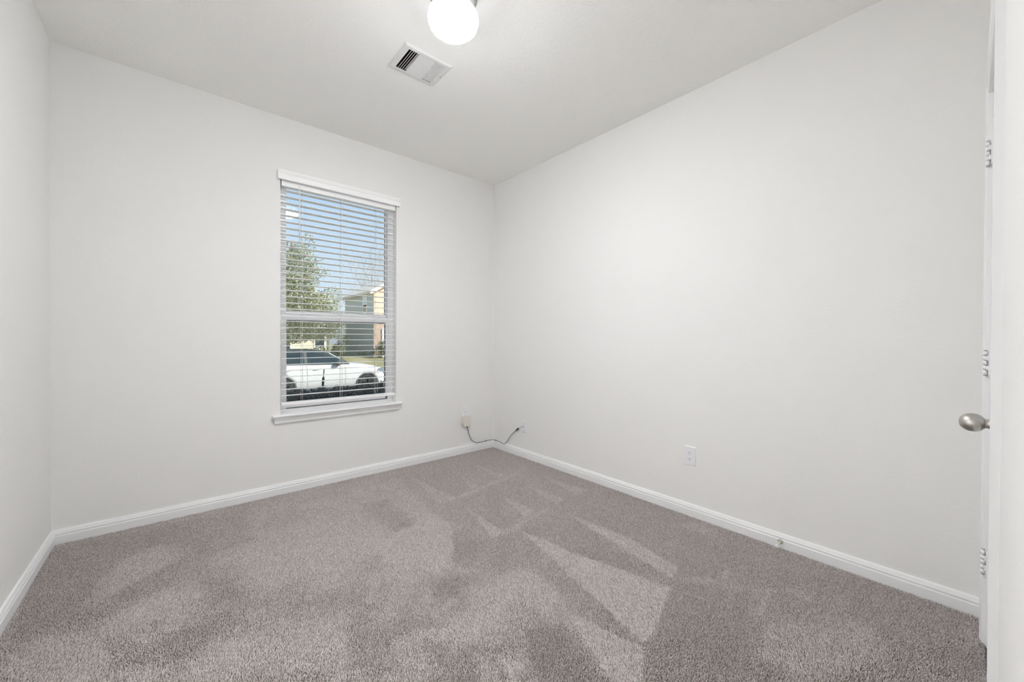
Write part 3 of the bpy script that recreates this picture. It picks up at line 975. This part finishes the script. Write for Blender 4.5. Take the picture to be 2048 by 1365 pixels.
def carpet():
    rs = np.random.RandomState(3)
    sp = 0.0042
    gx, gy = np.meshgrid(np.arange(-RW + 0.0165, -0.0165, sp), np.arange(NY + 0.006, -0.0165, sp))
    x = (gx + rs.uniform(-.5, .5, gx.shape) * sp * 0.95).ravel()
    y = (gy + rs.uniform(-.5, .5, gy.shape) * sp * 0.95).ravel()
    N = len(x)
    lay = pile_lay(x, y)
    h = rs.uniform(0.0085, 0.0110, N) * (1 + 0.12 * vnoise(x, y, 0.02, 11))
    # where the pile was brushed away from the doorway it lies over, opens and closes the gaps; elsewhere it stands up
    up_, dn = np.clip(lay, 0, 1), np.clip(-lay, 0, 1)
    lx = 0.50 * (up_ - 0.50 * dn) * PILE_LEAN + rs.normal(0, 0.0017, N) + 0.0010 * vnoise(x, y, 0.012, 12)
    ly = 0.87 * (up_ - 0.50 * dn) * PILE_LEAN + rs.normal(0, 0.0017, N) + 0.0010 * vnoise(x, y, 0.012, 13)
    h = h * (1 - 0.14 * up_ - 0.08 * dn)
    wid = (1 + 0.30 * up_ - 0.12 * dn) * rs.uniform(0.85, 1.15, N)
    a0 = rs.uniform(0, 2 * math.pi, N)
    V = np.empty((N, 7, 3))
    for k in range(3):
        a = a0 + k * 2 * math.pi / 3
        V[:, k, 0] = x + 0.0014 * np.cos(a)
        V[:, k, 1] = y + 0.0014 * np.sin(a)
        V[:, k, 2] = FZ
        V[:, 3 + k, 0] = x + lx * 0.55 + 0.00195 * wid * np.cos(a + 0.5)
        V[:, 3 + k, 1] = y + ly * 0.55 + 0.00195 * wid * np.sin(a + 0.5)
        V[:, 3 + k, 2] = FZ + h * 0.66
    V[:, 6, 0] = x + lx
    V[:, 6, 1] = y + ly
    V[:, 6, 2] = FZ + h
    lim = 0.0150
    V[:, :, 0] = np.clip(V[:, :, 0], -RW + lim, -lim)
    V[:, :, 1] = np.clip(V[:, :, 1], NY + 0.002, -lim)
    base = (np.arange(N) * 7)[:, None]
    q = np.array([[0, 1, 4, 3], [1, 2, 5, 4], [2, 0, 3, 5]])
    t3 = np.array([[3, 4, 6], [4, 5, 6], [5, 3, 6]])
    loops = np.concatenate([(base + q.ravel()[None]), (base + t3.ravel()[None])], axis=1).ravel().astype(np.int32)
    per = np.array([4, 4, 4, 3, 3, 3])
    tot = np.tile(per, N).astype(np.int32)
    start = np.concatenate([[0], np.cumsum(tot)[:-1]]).astype(np.int32)
    me = bpy.data.meshes.new('carpet_pile')
    me.vertices.add(N * 7)
    me.vertices.foreach_set('co', V.astype(np.float32).ravel())
    me.loops.add(len(loops))
    me.loops.foreach_set('vertex_index', loops)
    me.polygons.add(len(tot))
    me.polygons.foreach_set('loop_start', start)
    me.polygons.foreach_set('loop_total', tot)
    me.polygons.foreach_set('use_smooth', np.ones(len(tot), bool))
    me.update(calc_edges=True)
    me.materials.append(MCARP)
    o = bpy.data.objects.new('carpet_pile', me)
    COL.objects.link(o)
    tag(o, 'taupe cut pile carpet with vacuum tracks covering the whole floor', 'carpet', 'stuff')


PILE_LEAN = 0.0095
carpet()

# ------------------------------------------------------------------ outside: our house, ground
random.seed(4)
b = MB()
b.box(-5.6, -RW - 0.15, 0.0, 0.15, -0.45, 2.95)
b.box(0.15, 4.5, 0.0, 0.15, -0.45, 2.95)
b.box(-RW - 0.15, 0.15, 0.02, 0.15, -0.45, FZ - 0.15)
tag(b.build('wall_exterior', MEXT), 'outer house wall around the window', 'wall', 'structure')
b = MB().prism([(0.55, 2.95), (0.55, 3.05), (-3.4, 4.9), (-7.4, 3.05), (-7.4, 2.95)], 'X', -6.0, 4.9)
tag(b.build('roof', MROOF), 'shingled roof over the room', 'roof', 'structure')


def strip(name, m, pts, x0, x1, label, cat):
    bb = MB()
    n_ = len(pts)
    vv = [(x0, y, z) for y, z in pts] + [(x1, y, z) for y, z in pts]
    lo = [(x0, y, z - 0.3) for y, z in pts] + [(x1, y, z - 0.3) for y, z in pts]
    bb.add(vv, [(i, i + 1, n_ + i + 1, n_ + i) for i in range(n_ - 1)])
    bb.add(lo, [(i, n_ + i, n_ + i + 1, i + 1) for i in range(n_ - 1)])
    o = bb.build(name, m)
    tag(o, label, cat, 'structure')


strip('lawn', MLAWN, [(0.15, -0.40), (3, -0.45), (9.6, -0.86)], -40, 60, 'front lawn sloping from the house to the street', 'ground')
strip('street', MROAD, [(9.6, -0.98), (17.4, -0.98)], -40, 60, 'asphalt street with the white car on it', 'street')
strip('kerb', MCONC, [(9.42, -0.845), (9.6, -0.845)], -40, 60, 'pale kerb along the near street edge', 'kerb')
strip('lawn_far', MLAWN, [(17.4, -0.90), (21, -0.72), (28, -0.46), (40, -0.50), (110, -0.6)], -60, 110, 'yellow green lawn across the street', 'ground')

# ------------------------------------------------------------------ leaves


def leaf_cloud(bb, lobes, n_, size, rnd, shell=0.55):
    """n_ folded leaves scattered through ellipsoid lobes (cx,cy,cz,rx,ry,rz)"""
    wts = [l[3] * l[4] * l[5] for l in lobes]
    for _ in range(n_):
        l = rnd.choices(lobes, wts)[0]
        while True:
            p = Vector((rnd.uniform(-1, 1), rnd.uniform(-1, 1), rnd.uniform(-1, 1)))
            if p.length <= 1 and (p.length > shell or rnd.random() < 0.45):
                break
        c = Vector((l[0] + p.x * l[3], l[1] + p.y * l[4], l[2] + p.z * l[5]))
        d = (p.normalized() * 0.6 + Vector((rnd.gauss(0, 1), rnd.gauss(0, 1), rnd.gauss(0, 0.8)))).normalized()
        s_ = d.orthogonal().normalized()
        a = rnd.uniform(0, 6.28)
        s_ = s_ * math.cos(a) + d.cross(s_) * math.sin(a)
        nn = d.cross(s_)
        L_ = size * rnd.uniform(0.7, 1.3)
        w_ = L_ * 0.27
        v0, v1 = c, c + d * L_
        m1 = c + d * L_ * 0.5 + s_ * w_ + nn * w_ * 0.4
        m2 = c + d * L_ * 0.5 - s_ * w_ + nn * w_ * 0.4
        bb.add([v0, m1, v1, m2], [(0, 1, 2), (0, 2, 3)])


def quick(bb, name, m, parent):
    L = ORG.get(parent.name, Vector((0, 0, 0)))
    me = bpy.data.meshes.new(name)
    me.from_pydata([(p[0] - L.x, p[1] - L.y, p[2] - L.z) for p in bb.v], [], bb.f)
    me.materials.append(m)
    o = bpy.data.objects.new(name, me)
    COL.objects.link(o)
    o.parent = parent
    ORG[o.name] = L
    return o


def leafy_tree(loc, lobes, n_, size, label, m, trunk_r=0.06):
    t = thing('leafy_tree', loc, label, 'tree')
    rnd = random.Random(7)
    x, y, z = loc
    tb = MB()
    ztop = max(l[2] for l in lobes)
    tb.tube(catmull([(x, y, z), (x + 0.03, y, z + 0.8), (x + 0.10, y + 0.05, z + 2.0), (x + 0.35, y, ztop)], 5), [trunk_r * (1 - 0.045 * i) for i in range(16)], 10)
    tb.build('trunk', MBARK, t)
    br = MB()
    for l in lobes:
        zz = max(z + 2.05, l[2] - 0.5)
        a = (x + 0.1, y, zz)
        br.tube(catmull([a, ((a[0] + l[0]) / 2, (a[1] + l[1]) / 2, (zz + l[2]) / 2 + 0.1), (l[0], l[1], l[2]), (l[0] + (l[0] - x) * 0.08, l[1], l[2] + l[5] * 0.8)], 3), [0.022, 0.020, 0.018, 0.015, 0.013, 0.011, 0.009, 0.007, 0.005, 0.003], 6)
    br.build('branches', MBARK, t)
    lf = MB()
    leaf_cloud(lf, lobes, n_, size, rnd)
    quick(lf, 'foliage', m, t)


leafy_tree((-0.86, 7.0, -0.70), [
    (-0.75, 7.0, 1.42, 0.85, 0.8, 0.46), (-0.05, 6.9, 1.45, 0.62, 0.6, 0.42), (0.36, 7.0, 1.62, 0.32, 0.3, 0.30), (0.05, 7.0, 1.95, 0.45, 0.45, 0.28), (-1.5, 7.0, 1.7, 0.7, 0.7, 0.7),
    (-0.72, 7.1, 2.10, 0.75, 0.7, 0.55), (-0.18, 7.0, 2.02, 0.42, 0.5, 0.30), (0.36, 6.95, 2.22, 0.24, 0.24, 0.16),
    (-0.62, 7.0, 2.72, 0.58, 0.5, 0.45), (-0.05, 7.0, 2.72, 0.32, 0.3, 0.17), (-0.56, 7.0, 3.15, 0.36, 0.3, 0.24), (-0.18, 7.0, 3.38, 0.16, 0.16, 0.26), (-0.33, 7.0, 3.0, 0.3, 0.3, 0.3),
    (0.10, 7.0, 3.02, 0.10, 0.1, 0.08), (-1.2, 7.1, 2.6, 0.5, 0.5, 0.5), (-0.55, 7.0, 1.85, 0.6, 0.5, 0.35), (-0.35, 7.0, 2.40, 0.40, 0.4, 0.25), (0.45, 7.0, 1.38, 0.25, 0.25, 0.28)],
    34000, 0.052, 'leafy evergreen tree seen through the left half of the window', MLEAF)


def shrub(name, loc, lobes, n_, size, m, label, group=None, seed=1, pale=0, xr=None):
    t = thing(name, loc, label, 'shrub', None, group)
    rnd = random.Random(seed)
    lf = MB()
    leaf_cloud(lf, lobes, n_, size, rnd, 0.3)
    if xr:                                           # clipped flat at the sides
        lf.v = [(min(max(p[0], xr[0]), xr[1]), p[1], p[2]) for p in lf.v]
    quick(lf, 'foliage', m, t)
    st = MB()
    for l in lobes:
        for _ in range(3):
            st.tube([(loc[0] + rnd.uniform(-.08, .08), loc[1] + rnd.uniform(-.05, .05), loc[2]), (l[0] + rnd.uniform(-.1, .1), l[1] + rnd.uniform(-.1, .1), l[2] + l[5] * 0.6)], [0.010, 0.004], 5)
    st.build('stems', MBARK, t)
    if pale:
        pl = MB()
        leaf_cloud(pl, [(l[0], l[1] - l[4] * 0.55, l[2] + l[5] * 0.35, l[3] * 0.85, l[4] * 0.35, l[5] * 0.35) for l in lobes], pale, size * 1.2, rnd, 0.3)
        if xr:
            pl.v = [(min(max(p[0], xr[0]), xr[1]), p[1], p[2]) for p in pl.v]
        quick(pl, 'pale_leaves', MHEDGY, t)
    return t


hz_ = -0.42
for i, (x0, x1, top, pale, lab) in enumerate(((-2.62, -1.765, 0.655, 5, 'dark clipped shrub under the window, at the left end'),
                                            (-1.745, -1.145, 0.630, 16, 'dark clipped shrub under the window, right in front of the thin stake'),
                                            (-1.125, -0.46, 0.640, 60, 'dark clipped shrub under the window with pale yellow leaves, at the right end'))):
    cx_ = (x0 + x1) / 2
    lobes = []
    k_ = 3
    for k in range(k_):
        xx = x0 + (x1 - x0) * (k + 0.5) / k_
        lobes.append((xx, 0.95, top - 0.26, (x1 - x0) / k_ * 0.65, 0.38, 0.27))
        lobes.append((xx, 0.95, top - 0.75, (x1 - x0) / k_ * 0.5, 0.36, 0.34))
    shrub('foundation_shrub', (cx_, 0.95, hz_), lobes, 22000, 0.033, MHEDGE, lab, 'clipped shrubs under the window', 20 + i, pale, (x0, x1))

sk = thing('garden_stake', (-1.345, 1.55, -0.42), 'thin dark stake standing behind the shrubs, before the white car', 'stake')
MB().tube([(-1.343, 1.55, -0.48), (-1.256, 1.55, 0.780)], 0.0055, 8).build('rod', MMETALD, sk)
MB().tube([(-1.297, 1.55, 0.20), (-1.2625, 1.55, 0.686)], 0.0135, 10).build('sleeve', MMETALD, sk)

# ------------------------------------------------------------------ white car, facing right, at the kerb
CZ = -0.98
CY = 12.82                      # centre line
CXW = (0.15, 3.04)              # wheel centres


def lerp_tab(tab, x):
    for (x0, v0), (x1, v1) in zip(tab, tab[1:]):
        if x <= x1:
            t = (x - x0) / (x1 - x0) if x1 > x0 else 0
            return v0 + (v1 - v0) * max(0, t)
    return tab[-1][1]


TOP = [(-0.86, 0.95), (-0.80, 1.10), (-0.62, 1.52), (-0.45, 1.63), (0.0, 1.685), (0.6, 1.705), (1.0, 1.70), (1.45, 1.665), (1.75, 1.58), (2.05, 1.40), (2.42, 1.155), (2.55, 1.145), (2.9, 1.115),
       (3.3, 1.045), (3.6, 0.955), (3.80, 0.84), (3.90, 0.70), (3.94, 0.52)]
WTOP = [(-0.86, 0.80), (-0.62, 0.66), (0.0, 0.64), (1.2, 0.645), (1.75, 0.67), (2.42, 0.74), (3.3, 0.72), (3.94, 0.60)]
HALF = [(-0.86, 0.80), (-0.60, 0.89), (0.2, 0.93), (3.0, 0.93), (3.6, 0.86), (3.94, 0.66)]
BELT = [(-0.86, 1.12), (0.0, 1.155), (1.0, 1.135), (2.42, 1.115), (3.94, 1.0)]


def section(x):
    tp, wt, hf, be = lerp_tab(TOP, x), lerp_tab(WTOP, x), lerp_tab(HALF, x), lerp_tab(BELT, x)
    sh = min(be, tp - 0.045)
    if tp - sh < 0.10:
        wt = max(wt, hf - 0.14)
    lo = 0.26
    return [(0, lo), (hf * 0.86, lo), (hf * 0.97, lo + 0.10), (hf, 0.62 if sh > 0.7 else (lo + sh) / 2 + 0.05), (hf * 0.99, sh - 0.14 if sh - 0.14 > 0.55 else sh - 0.05), (hf * 0.965, sh),
            (wt + (hf * 0.965 - wt) * 0.5, sh + (tp - sh) * 0.45), (wt + 0.01, tp - min(0.06, (tp - sh) * 0.2)), (wt - 0.10, tp - min(0.012, (tp - sh) * 0.1)), (0, tp)]


car = thing('car', (1.55, CY, CZ), 'white crossover car on the street seen through the lower pane', 'car')
XS = [-0.86, -0.80, -0.7, -0.62, -0.45, -0.2, 0.15, 0.6, 1.0, 1.45, 1.75, 1.9, 2.05, 2.25, 2.42, 2.55, 2.75, 2.9, 3.1, 3.3, 3.45, 3.6, 3.72, 3.80, 3.86, 3.90, 3.94]
b = MB()
vv = []
for x in XS:
    s_ = section(x)
    ring = [(x, CY - p[0], CZ + p[1]) for p in s_] + [(x, CY + p[0], CZ + p[1]) for p in s_[-2:0:-1]]
    vv += ring
m_ = len(ring)
ff = []
for i in range(len(XS) - 1):
    for k in range(m_):
        k2 = (k + 1) % m_
        ff.append((i * m_ + k, i * m_ + k2, (i + 1) * m_ + k2, (i + 1) * m_ + k))
ff.append(tuple(range(m_)))
ff.append(tuple((len(XS) - 1) * m_ + k for k in range(m_)))
b.add(vv, ff, True)
body = b.build('body', MCAR, car)
cut = MB()
for wx in CXW:
    for s_ in (-1, 1):
        cut.lathe([(0.385, -0.16), (0.385, 0.20)], (wx, CY + s_ * 0.84, CZ + 0.345), (0, s_, 0), 40, False)
cutter = cut.build('cutter', MCLAD, car)
bo = body.modifiers.new('arches', 'BOOLEAN')
bo.operation = 'DIFFERENCE'
bo.object = cutter
bo.solver = 'EXACT'
dg = bpy.context.evaluated_depsgraph_get()
nm = bpy.data.meshes.new_from_object(body.evaluated_get(dg))
body.modifiers.clear()
body.data = nm
body.data.name = 'body'
bpy.data.objects.remove(cutter, do_unlink=True)


def side_pt(x, t, s_, out=0.010):
    """point on the glasshouse side: t = 0 at the belt, 1 at the roof edge"""
    q = section(x)
    p0, p1, p2 = q[5], q[6], q[7]
    if t < 0.5:
        a, c, k = p0, p1, t / 0.5
    else:
        a, c, k = p1, p2, (t - 0.5) / 0.5
    yy, zz = a[0] + (c[0] - a[0]) * k + out, a[1] + (c[1] - a[1]) * k
    return (x, CY + s_ * yy, CZ + zz)


def side_glass(name, xs, lo, hi, m, out=0.010, lab=None):
    """a pane or trim panel following the glasshouse side; lo/hi = tables of t against x"""
    for s_ in (-1, 1):
        bb = MB()
        R2 = 6
        fr, bk = [], []
        for x in xs:
            a_, c_ = lerp_tab(lo, x), lerp_tab(hi, x)
            for j in range(R2 + 1):
                t = a_ + (c_ - a_) * j / R2
                fr.append(side_pt(x, t, s_, out))
                bk.append(side_pt(x, t, s_, out - 0.02))
        k_ = R2 + 1
        n_ = len(fr)
        f = []
        for i in range(len(xs) - 1):
            for j in range(R2):
                q = (i * k_ + j, i * k_ + j + 1, (i + 1) * k_ + j + 1, (i + 1) * k_ + j)
                f += [q, tuple(n_ + e for e in q[::-1])]
        rim_ = [j for j in range(k_)] + [i * k_ + R2 for i in range(1, len(xs))] + [(len(xs) - 1) * k_ + j for j in range(R2 - 1, -1, -1)] + [i * k_ for i in range(len(xs) - 2, 0, -1)]
        for u, w_ in zip(rim_, rim_[1:] + rim_[:1]):
            f.append((u, w_, n_ + w_, n_ + u))
        bb.add(fr + bk, f)
        bb.build(name, m, car, label=lab)


def span(a, c, n_=10):
    return [a + (c - a) * i / n_ for i in range(n_ + 1)]


side_glass('pillar_trim', span(-0.50, 2.37, 24), [(-0.5, 0.02), (2.4, 0.0)], [(-0.5, 0.95), (0.0, 1.0), (2.4, 1.0)], MCLAD, 0.006, 'dark pillars and window surrounds')
side_glass('rear_door_window', span(0.02, 0.84), [(0.0, 0.05), (1.0, 0.05)], [(0.0, 0.90), (1.0, 0.92)], MCARG, 0.012, 'dark tinted rear door window')
side_glass('front_door_window', span(0.94, 2.12, 14), [(0.9, 0.05), (2.2, 0.05)], [(0.9, 0.92), (1.7, 0.90), (2.0, 0.80), (2.12, 0.55)], MCARG, 0.012, 'dark tinted front door window')
side_glass('quarter_window', span(-0.45, -0.08), [(-0.5, 0.12), (-0.1, 0.05)], [(-0.5, 0.70), (-0.1, 0.90)], MCARG, 0.012, 'dark tinted quarter window')
for s_ in (-1, 1):                                   # black roof edge and rail
    MB().tube([side_pt(x, 1.0, s_, 0.004) for x in (-0.45, -0.2, 0.2, 0.6, 1.0, 1.4, 1.7)], 0.028, 8).build('roof_rail', MCLAD, car)
b = MB()                                             # dark roof panel
xs_ = [-0.45, -0.2, 0.2, 0.6, 1.0, 1.4, 1.68]
ys_ = [-0.62, -0.5, 0.0, 0.5, 0.62]
vv = []
for x in xs_:
    q = section(x)
    for yy in ys_:
        zz = q[9][1] if abs(yy) < 0.55 else q[8][1]
        vv.append((x, CY + yy, CZ + zz + 0.012))
k_ = len(ys_)
b.add(vv, [(i * k_ + j, i * k_ + j + 1, (i + 1) * k_ + j + 1, (i + 1) * k_ + j) for i in range(len(xs_) - 1) for j in range(k_ - 1)])
ro = b.build('roof_panel', MCARG, car)
ro.modifiers.new('s', 'SOLIDIFY').thickness = 0.01
b = MB()                                             # windscreen
vv = []
xs_ = [1.76, 1.9, 2.05, 2.25, 2.42]
for x in xs_:
    q = section(x)
    for f_ in (-1, -0.5, 0, 0.5, 1):
        ww = (q[7][0] - 0.05) * f_
        zz = q[9][1] if abs(f_) < 0.9 else q[8][1]
        vv.append((x, CY + ww, CZ + zz + 0.012))
b.add(vv, [(i * 5 + j, i * 5 + j + 1, (i + 1) * 5 + j + 1, (i + 1) * 5 + j) for i in range(len(xs_) - 1) for j in range(4)])
wsn = b.build('windscreen', MCARG, car)
wsn.modifiers.new('s', 'SOLIDIFY').thickness = 0.01
for s_ in (-1, 1):
    b = MB()
    x0, yy, zz = 1.93, CY + s_ * 0.99, CZ + 1.18
    b.lathe([(0.0, -0.12), (0.07, -0.10), (0.095, -0.02), (0.095, 0.06), (0.06, 0.11), (0.0, 0.12)], (x0, yy, zz), (0, s_, 0), 14)
    b.v = [(x0 + (p[0] - x0) * 1.15, p[1], p[2]) for p in b.v]
    b.tube([(x0 + 0.05, CY + s_ * 0.86, CZ + 1.13), (x0 + 0.02, CY + s_ * 0.94, CZ + 1.15)], 0.03, 8)
    b.build('side_mirror', MCLAD, car)
for s_ in (-1, 1):
    b = MB()
    o_ = [(3.48, 0.905), (3.62, 0.92), (3.78, 0.80), (3.82, 0.69), (3.72, 0.67), (3.55, 0.78)]
    vv = []
    for ins in (0.006, -0.05):
        for x, z in o_:
            hf = lerp_tab(HALF, x)
            vv.append((x, CY + s_ * (hf * 0.99 + ins), CZ + z))
    b.add(vv, [tuple(range(6)), tuple(range(6, 12))] + [(i, (i + 1) % 6, 6 + (i + 1) % 6, 6 + i) for i in range(6)])
    hl = b.build('headlamp', MLAMP, car)
    MB().box(3.44, 3.50, CY + s_ * 0.885 - 0.01, CY + s_ * 0.885 + 0.01, CZ + 0.84, CZ + 0.87).build('side_marker', MAMBER, hl)
for s_ in (-1, 1):
    for wx in CXW:
        b = MB()
        vv, k_ = [], 24
        for r_, yo in ((0.385, 0.925), (0.385, 0.945), (0.435, 0.945), (0.435, 0.915)):
            for k in range(k_ + 1):
                a = math.radians(-14 + 208 * k / k_)
                vv.append((wx + r_ * math.cos(a), CY + s_ * (yo if abs(wx - 3.04) > 1 else yo), CZ + 0.345 + r_ * math.sin(a)))
        kk = k_ + 1
        b.add(vv, [(r0 * kk + k, r0 * kk + k + 1, ((r0 + 1) % 4) * kk + k + 1, ((r0 + 1) % 4) * kk + k) for r0 in range(4) for k in range(k_)], True)
        b.build('arch_cladding', MCLAD, car)
for s_ in (-1, 1):
    for wx in CXW:
        tw = MB().lathe([(0.22, -0.11), (0.33, -0.11), (0.352, -0.08), (0.352, 0.08), (0.335, 0.11), (0.235, 0.11), (0.22, 0.09)], (wx, CY + s_ * 0.82, CZ + 0.352), (0, s_, 0), 36).build('tyre', MTYRE, car)
        rm = MB().lathe([(0.235, 0.095), (0.225, 0.10), (0.215, 0.06), (0.0, 0.05)], (wx, CY + s_ * 0.82, CZ + 0.352), (0, s_, 0), 36)
        for k in range(5):
            a = 2 * math.pi * k / 5 + 0.3
            ca, sa = math.cos(a), math.sin(a)
            yy0, yy1 = CY + s_ * 0.885, CY + s_ * 0.915
            q = [(0.03, -0.035), (0.22, -0.028), (0.22, 0.028), (0.03, 0.035)]
            pts = [(wx + r_ * ca - t_ * sa, CZ + 0.352 + r_ * sa + t_ * ca) for r_, t_ in q]
            rm.prism(pts, 'Y', min(yy0, yy1), max(yy0, yy1))
        rm.build('rim', MRIM, tw)
for s_ in (-1, 1):
    for xh in (0.18, 1.10):
        b = MB()
        y0 = CY + s_ * 0.925
        b.tube([(xh, y0, CZ + 0.98), (xh + 0.04, y0 + s_ * 0.03, CZ + 0.985), (xh + 0.16, y0 + s_ * 0.03, CZ + 0.985), (xh + 0.20, y0, CZ + 0.98)], 0.014, 8)
        b.build('door_handle', MCAR, car)
for s_ in (-1, 1):
    for xg, zt in ((0.90, 1.12), (2.20, 1.10)):
        MB().tube([(xg, CY + s_ * 0.903, CZ + zt), (xg + 0.01, CY + s_ * 0.928, CZ + 0.98), (xg + 0.02, CY + s_ * 0.9315, CZ + 0.62), (xg + 0.02, CY + s_ * 0.905, CZ + 0.36)], 0.004, 6).build('door_gap', MCLAD, car)

# ------------------------------------------------------------------ houses across the street
hs = thing('house', (12.2, 32.6, -0.55), 'two storey house with grey sided flank and salmon brick front', 'house')
GY0, GY1, GXA, GXB = 28.6, 36.0, 9.70, 15.2
EZ = 4.98
b = MB().box(GXA, GXB, GY0 + 0.12, GY1, -0.75, EZ)
b.build('wall', MSIDE, hs)
pk = EZ + (GXB - GXA) / 2 * 0.575
b = MB().box(GXA - 0.02, GXB + 0.02, GY0, GY0 + 0.12, -0.75, EZ)
b.prism([(GXA - 0.02, EZ), (GXB + 0.02, EZ), ((GXA + GXB) / 2, pk)], 'Y', GY0, GY0 + 0.12)
b.build('brick_front', MBRICK, hs, label='salmon brick front with gable')
b = MB()
mx_ = (GXA + GXB) / 2
ov = 0.40
b.prism([(GXA - ov, EZ - ov * 0.575 + 0.05), (mx_, pk + 0.05), (GXB + ov, EZ - ov * 0.575 + 0.05), (GXB + ov, EZ - ov * 0.575 + 0.22), (mx_, pk + 0.24), (GXA - ov, EZ - ov * 0.575 + 0.22)], 'Y', GY0 - 0.30, GY1 + 0.1)
b.build('roof', MROOF, hs)
MB().box(GXA - ov, GXA, GY0 - 0.3, GY1 + 0.1, EZ - 0.19, EZ - 0.15).build('soffit', MSOFF, hs)
MB().box(GXB, GXB + ov, GY0 - 0.3, GY1 + 0.1, EZ - 0.19, EZ - 0.15).build('soffit', MSOFF, hs)
MB().box(GXA - ov - 0.03, GXA - ov + 0.01, GY0 - 0.3, GY1 + 0.1, EZ - 0.20, EZ - 0.06).build('gutter', MSOFF, hs)
b = MB()
b.prism([(GXA - ov - 0.03, EZ - ov * 0.575 - 0.05), (mx_, pk), (GXB + ov, EZ - ov * 0.575 - 0.05), (GXB + ov, EZ - ov * 0.575 + 0.24), (mx_, pk + 0.26), (GXA - ov - 0.03, EZ - ov * 0.575 + 0.24)], 'Y', GY0 - 0.36, GY0 - 0.30)
b.build('rake_board', MWHITE, hs, label='white rake boards along the gable')
b = MB()
wy0, wy1, wz0, wz1 = 30.25, 31.05, 3.30, 4.72
for q in ((wy0 - 0.08, wy0, wz0 - 0.08, wz1 + 0.08), (wy1, wy1 + 0.08, wz0 - 0.08, wz1 + 0.08), (wy0, wy1, wz1, wz1 + 0.08), (wy0, wy1, wz0 - 0.08, wz0), (wy0, wy1, 3.98, 4.05)):
    b.box(GXA - 0.04, GXA, q[0], q[1], q[2], q[3])
wf = b.build('window', MWHITE, hs)
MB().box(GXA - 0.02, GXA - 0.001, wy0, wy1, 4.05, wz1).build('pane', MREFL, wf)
MB().box(GXA - 0.02, GXA - 0.001, wy0, wy1, wz0, 3.98).build('pane', MPANE, wf)
b = MB().box(10.34, 10.62, GY0 - 0.10, GY0, -0.5, 1.95)
b.build('garage_trim', MWHITE, hs, label='white trim beside the garage opening')

cs = thing('house', (1.6, 36.0, -0.55), 'cream house behind the leafy tree across the street', 'house')
MB().box(-4.0, 7.15, 32.0, 40.0, -0.7, 4.35).build('wall', MCREAM, cs)
b = MB().prism([(31.5, 4.22), (36.0, 5.2), (40.5, 4.22), (40.5, 4.40), (36.0, 5.4), (31.5, 4.40)], 'X', -4.4, 7.55)
b.build('roof', MROOF, cs)
MB().box(-4.4, 7.55, 31.46, 31.5, 4.18, 4.42).build('fascia', MWHITE, cs)
for x0, x1, z0, z1 in ((-2.4, -0.8, 2.6, 4.0), (1.6, 3.0, 2.6, 4.0), (-2.4, -0.8, -0.1, 1.6), (1.4, 4.2, -0.55, 1.75), (6.05, 6.75, 0.4, 1.9)):
    f = MB()
    for q in ((x0 - 0.1, x0, z0 - 0.1, z1 + 0.1), (x1, x1 + 0.1, z0 - 0.1, z1 + 0.1), (x0, x1, z1, z1 + 0.1), (x0, x1, z0 - 0.1, z0)):
        f.box(q[0], q[1], 31.94, 32.0, q[2], q[3])
    fo = f.build('window', MWHITE, cs)
    MB().box(x0, x1, 31.97, 31.999, z0, z1).build('pane', MPANE, fo)

shrub('garden_shrub', (9.75, 27.4, -0.50), [(9.6, 27.4, -0.05, 0.55, 0.5, 0.45), (9.95, 27.5, 0.45, 0.45, 0.45, 0.50), (10.4, 27.3, 0.05, 0.4, 0.4, 0.5)], 1500, 0.11, MBUSH, 'green shrub at the brick corner of the grey sided house', None, 31)
shrub('garden_shrub', (9.15, 29.6, -0.50), [(9.1, 29.6, -0.2, 0.35, 0.6, 0.30)], 500, 0.09, MBUSH, 'low round shrub at the foot of the grey siding', None, 32)
shrub('garden_shrub', (6.5, 27.0, -0.50), [(6.4, 27.0, 0.1, 0.5, 0.5, 0.6), (6.75, 27.0, 0.9, 0.40, 0.45, 0.5)], 1200, 0.12, MBUSH, 'tall loose shrub between the cream house and the grey sided house', None, 33)
shrub('garden_shrub', (4.5, 26.0, -0.55), [(4.0, 26.0, -0.1, 0.7, 0.5, 0.5), (4.9, 26.0, 0.0, 0.6, 0.5, 0.6)], 1400, 0.12, MBUSH, 'wide shrub before the cream house, above the car roof', None, 34)


def bare_tree(loc, H, label, seed):
    t = thing('bare_tree', loc, label, 'tree', None, 'bare winter trees behind the grey sided house')
    rnd = random.Random(seed)
    tb, tw = MB(), MB()

    def grow(p, d, L, r, depth, bb):
        pts = [p]
        for i in range(3):
            d = (d + Vector((rnd.gauss(0, .10), rnd.gauss(0, .10), rnd.gauss(0.02, .06)))).normalized()
            p = p + d * L / 3
            pts.append(p)
        bb.tube(pts, [r, r * 0.85, r * 0.72, r * 0.6], 6 if depth < 2 else 3)
        if depth >= 6:
            return
        for k in range(3 if depth < 5 else 2):
            q = pts[rnd.choice((2, 3, 3))]
            nd = (d * 0.9 + Vector((rnd.gauss(0, .5), rnd.gauss(0, .5), rnd.gauss(0.18, .25)))).normalized()
            grow(q, nd, L * rnd.uniform(0.62, 0.82), r * 0.55, depth + 1, tw)
    grow(Vector(loc), Vector((0, 0, 1)), H * 0.30, H * 0.010, 0, tb)
    tb.build('trunk', MTWIG, t)
    quick(tw, 'branches', MTWIG, t)


bare_tree((13.4, 42.0, -0.6), 9.8, 'bare thin tree left of the grey house roof', 41)
bare_tree((18.2, 55.0, -0.6), 16.0, 'bare twiggy tree over the middle of the grey house roof', 42)
bare_tree((26.0, 72.0, -0.6), 22.0, 'bare tree at the right edge of the glass above the brick gable', 43)
bare_tree((20.5, 63.0, -0.6), 13.5, 'small bare tree beside the grey siding back corner', 44)
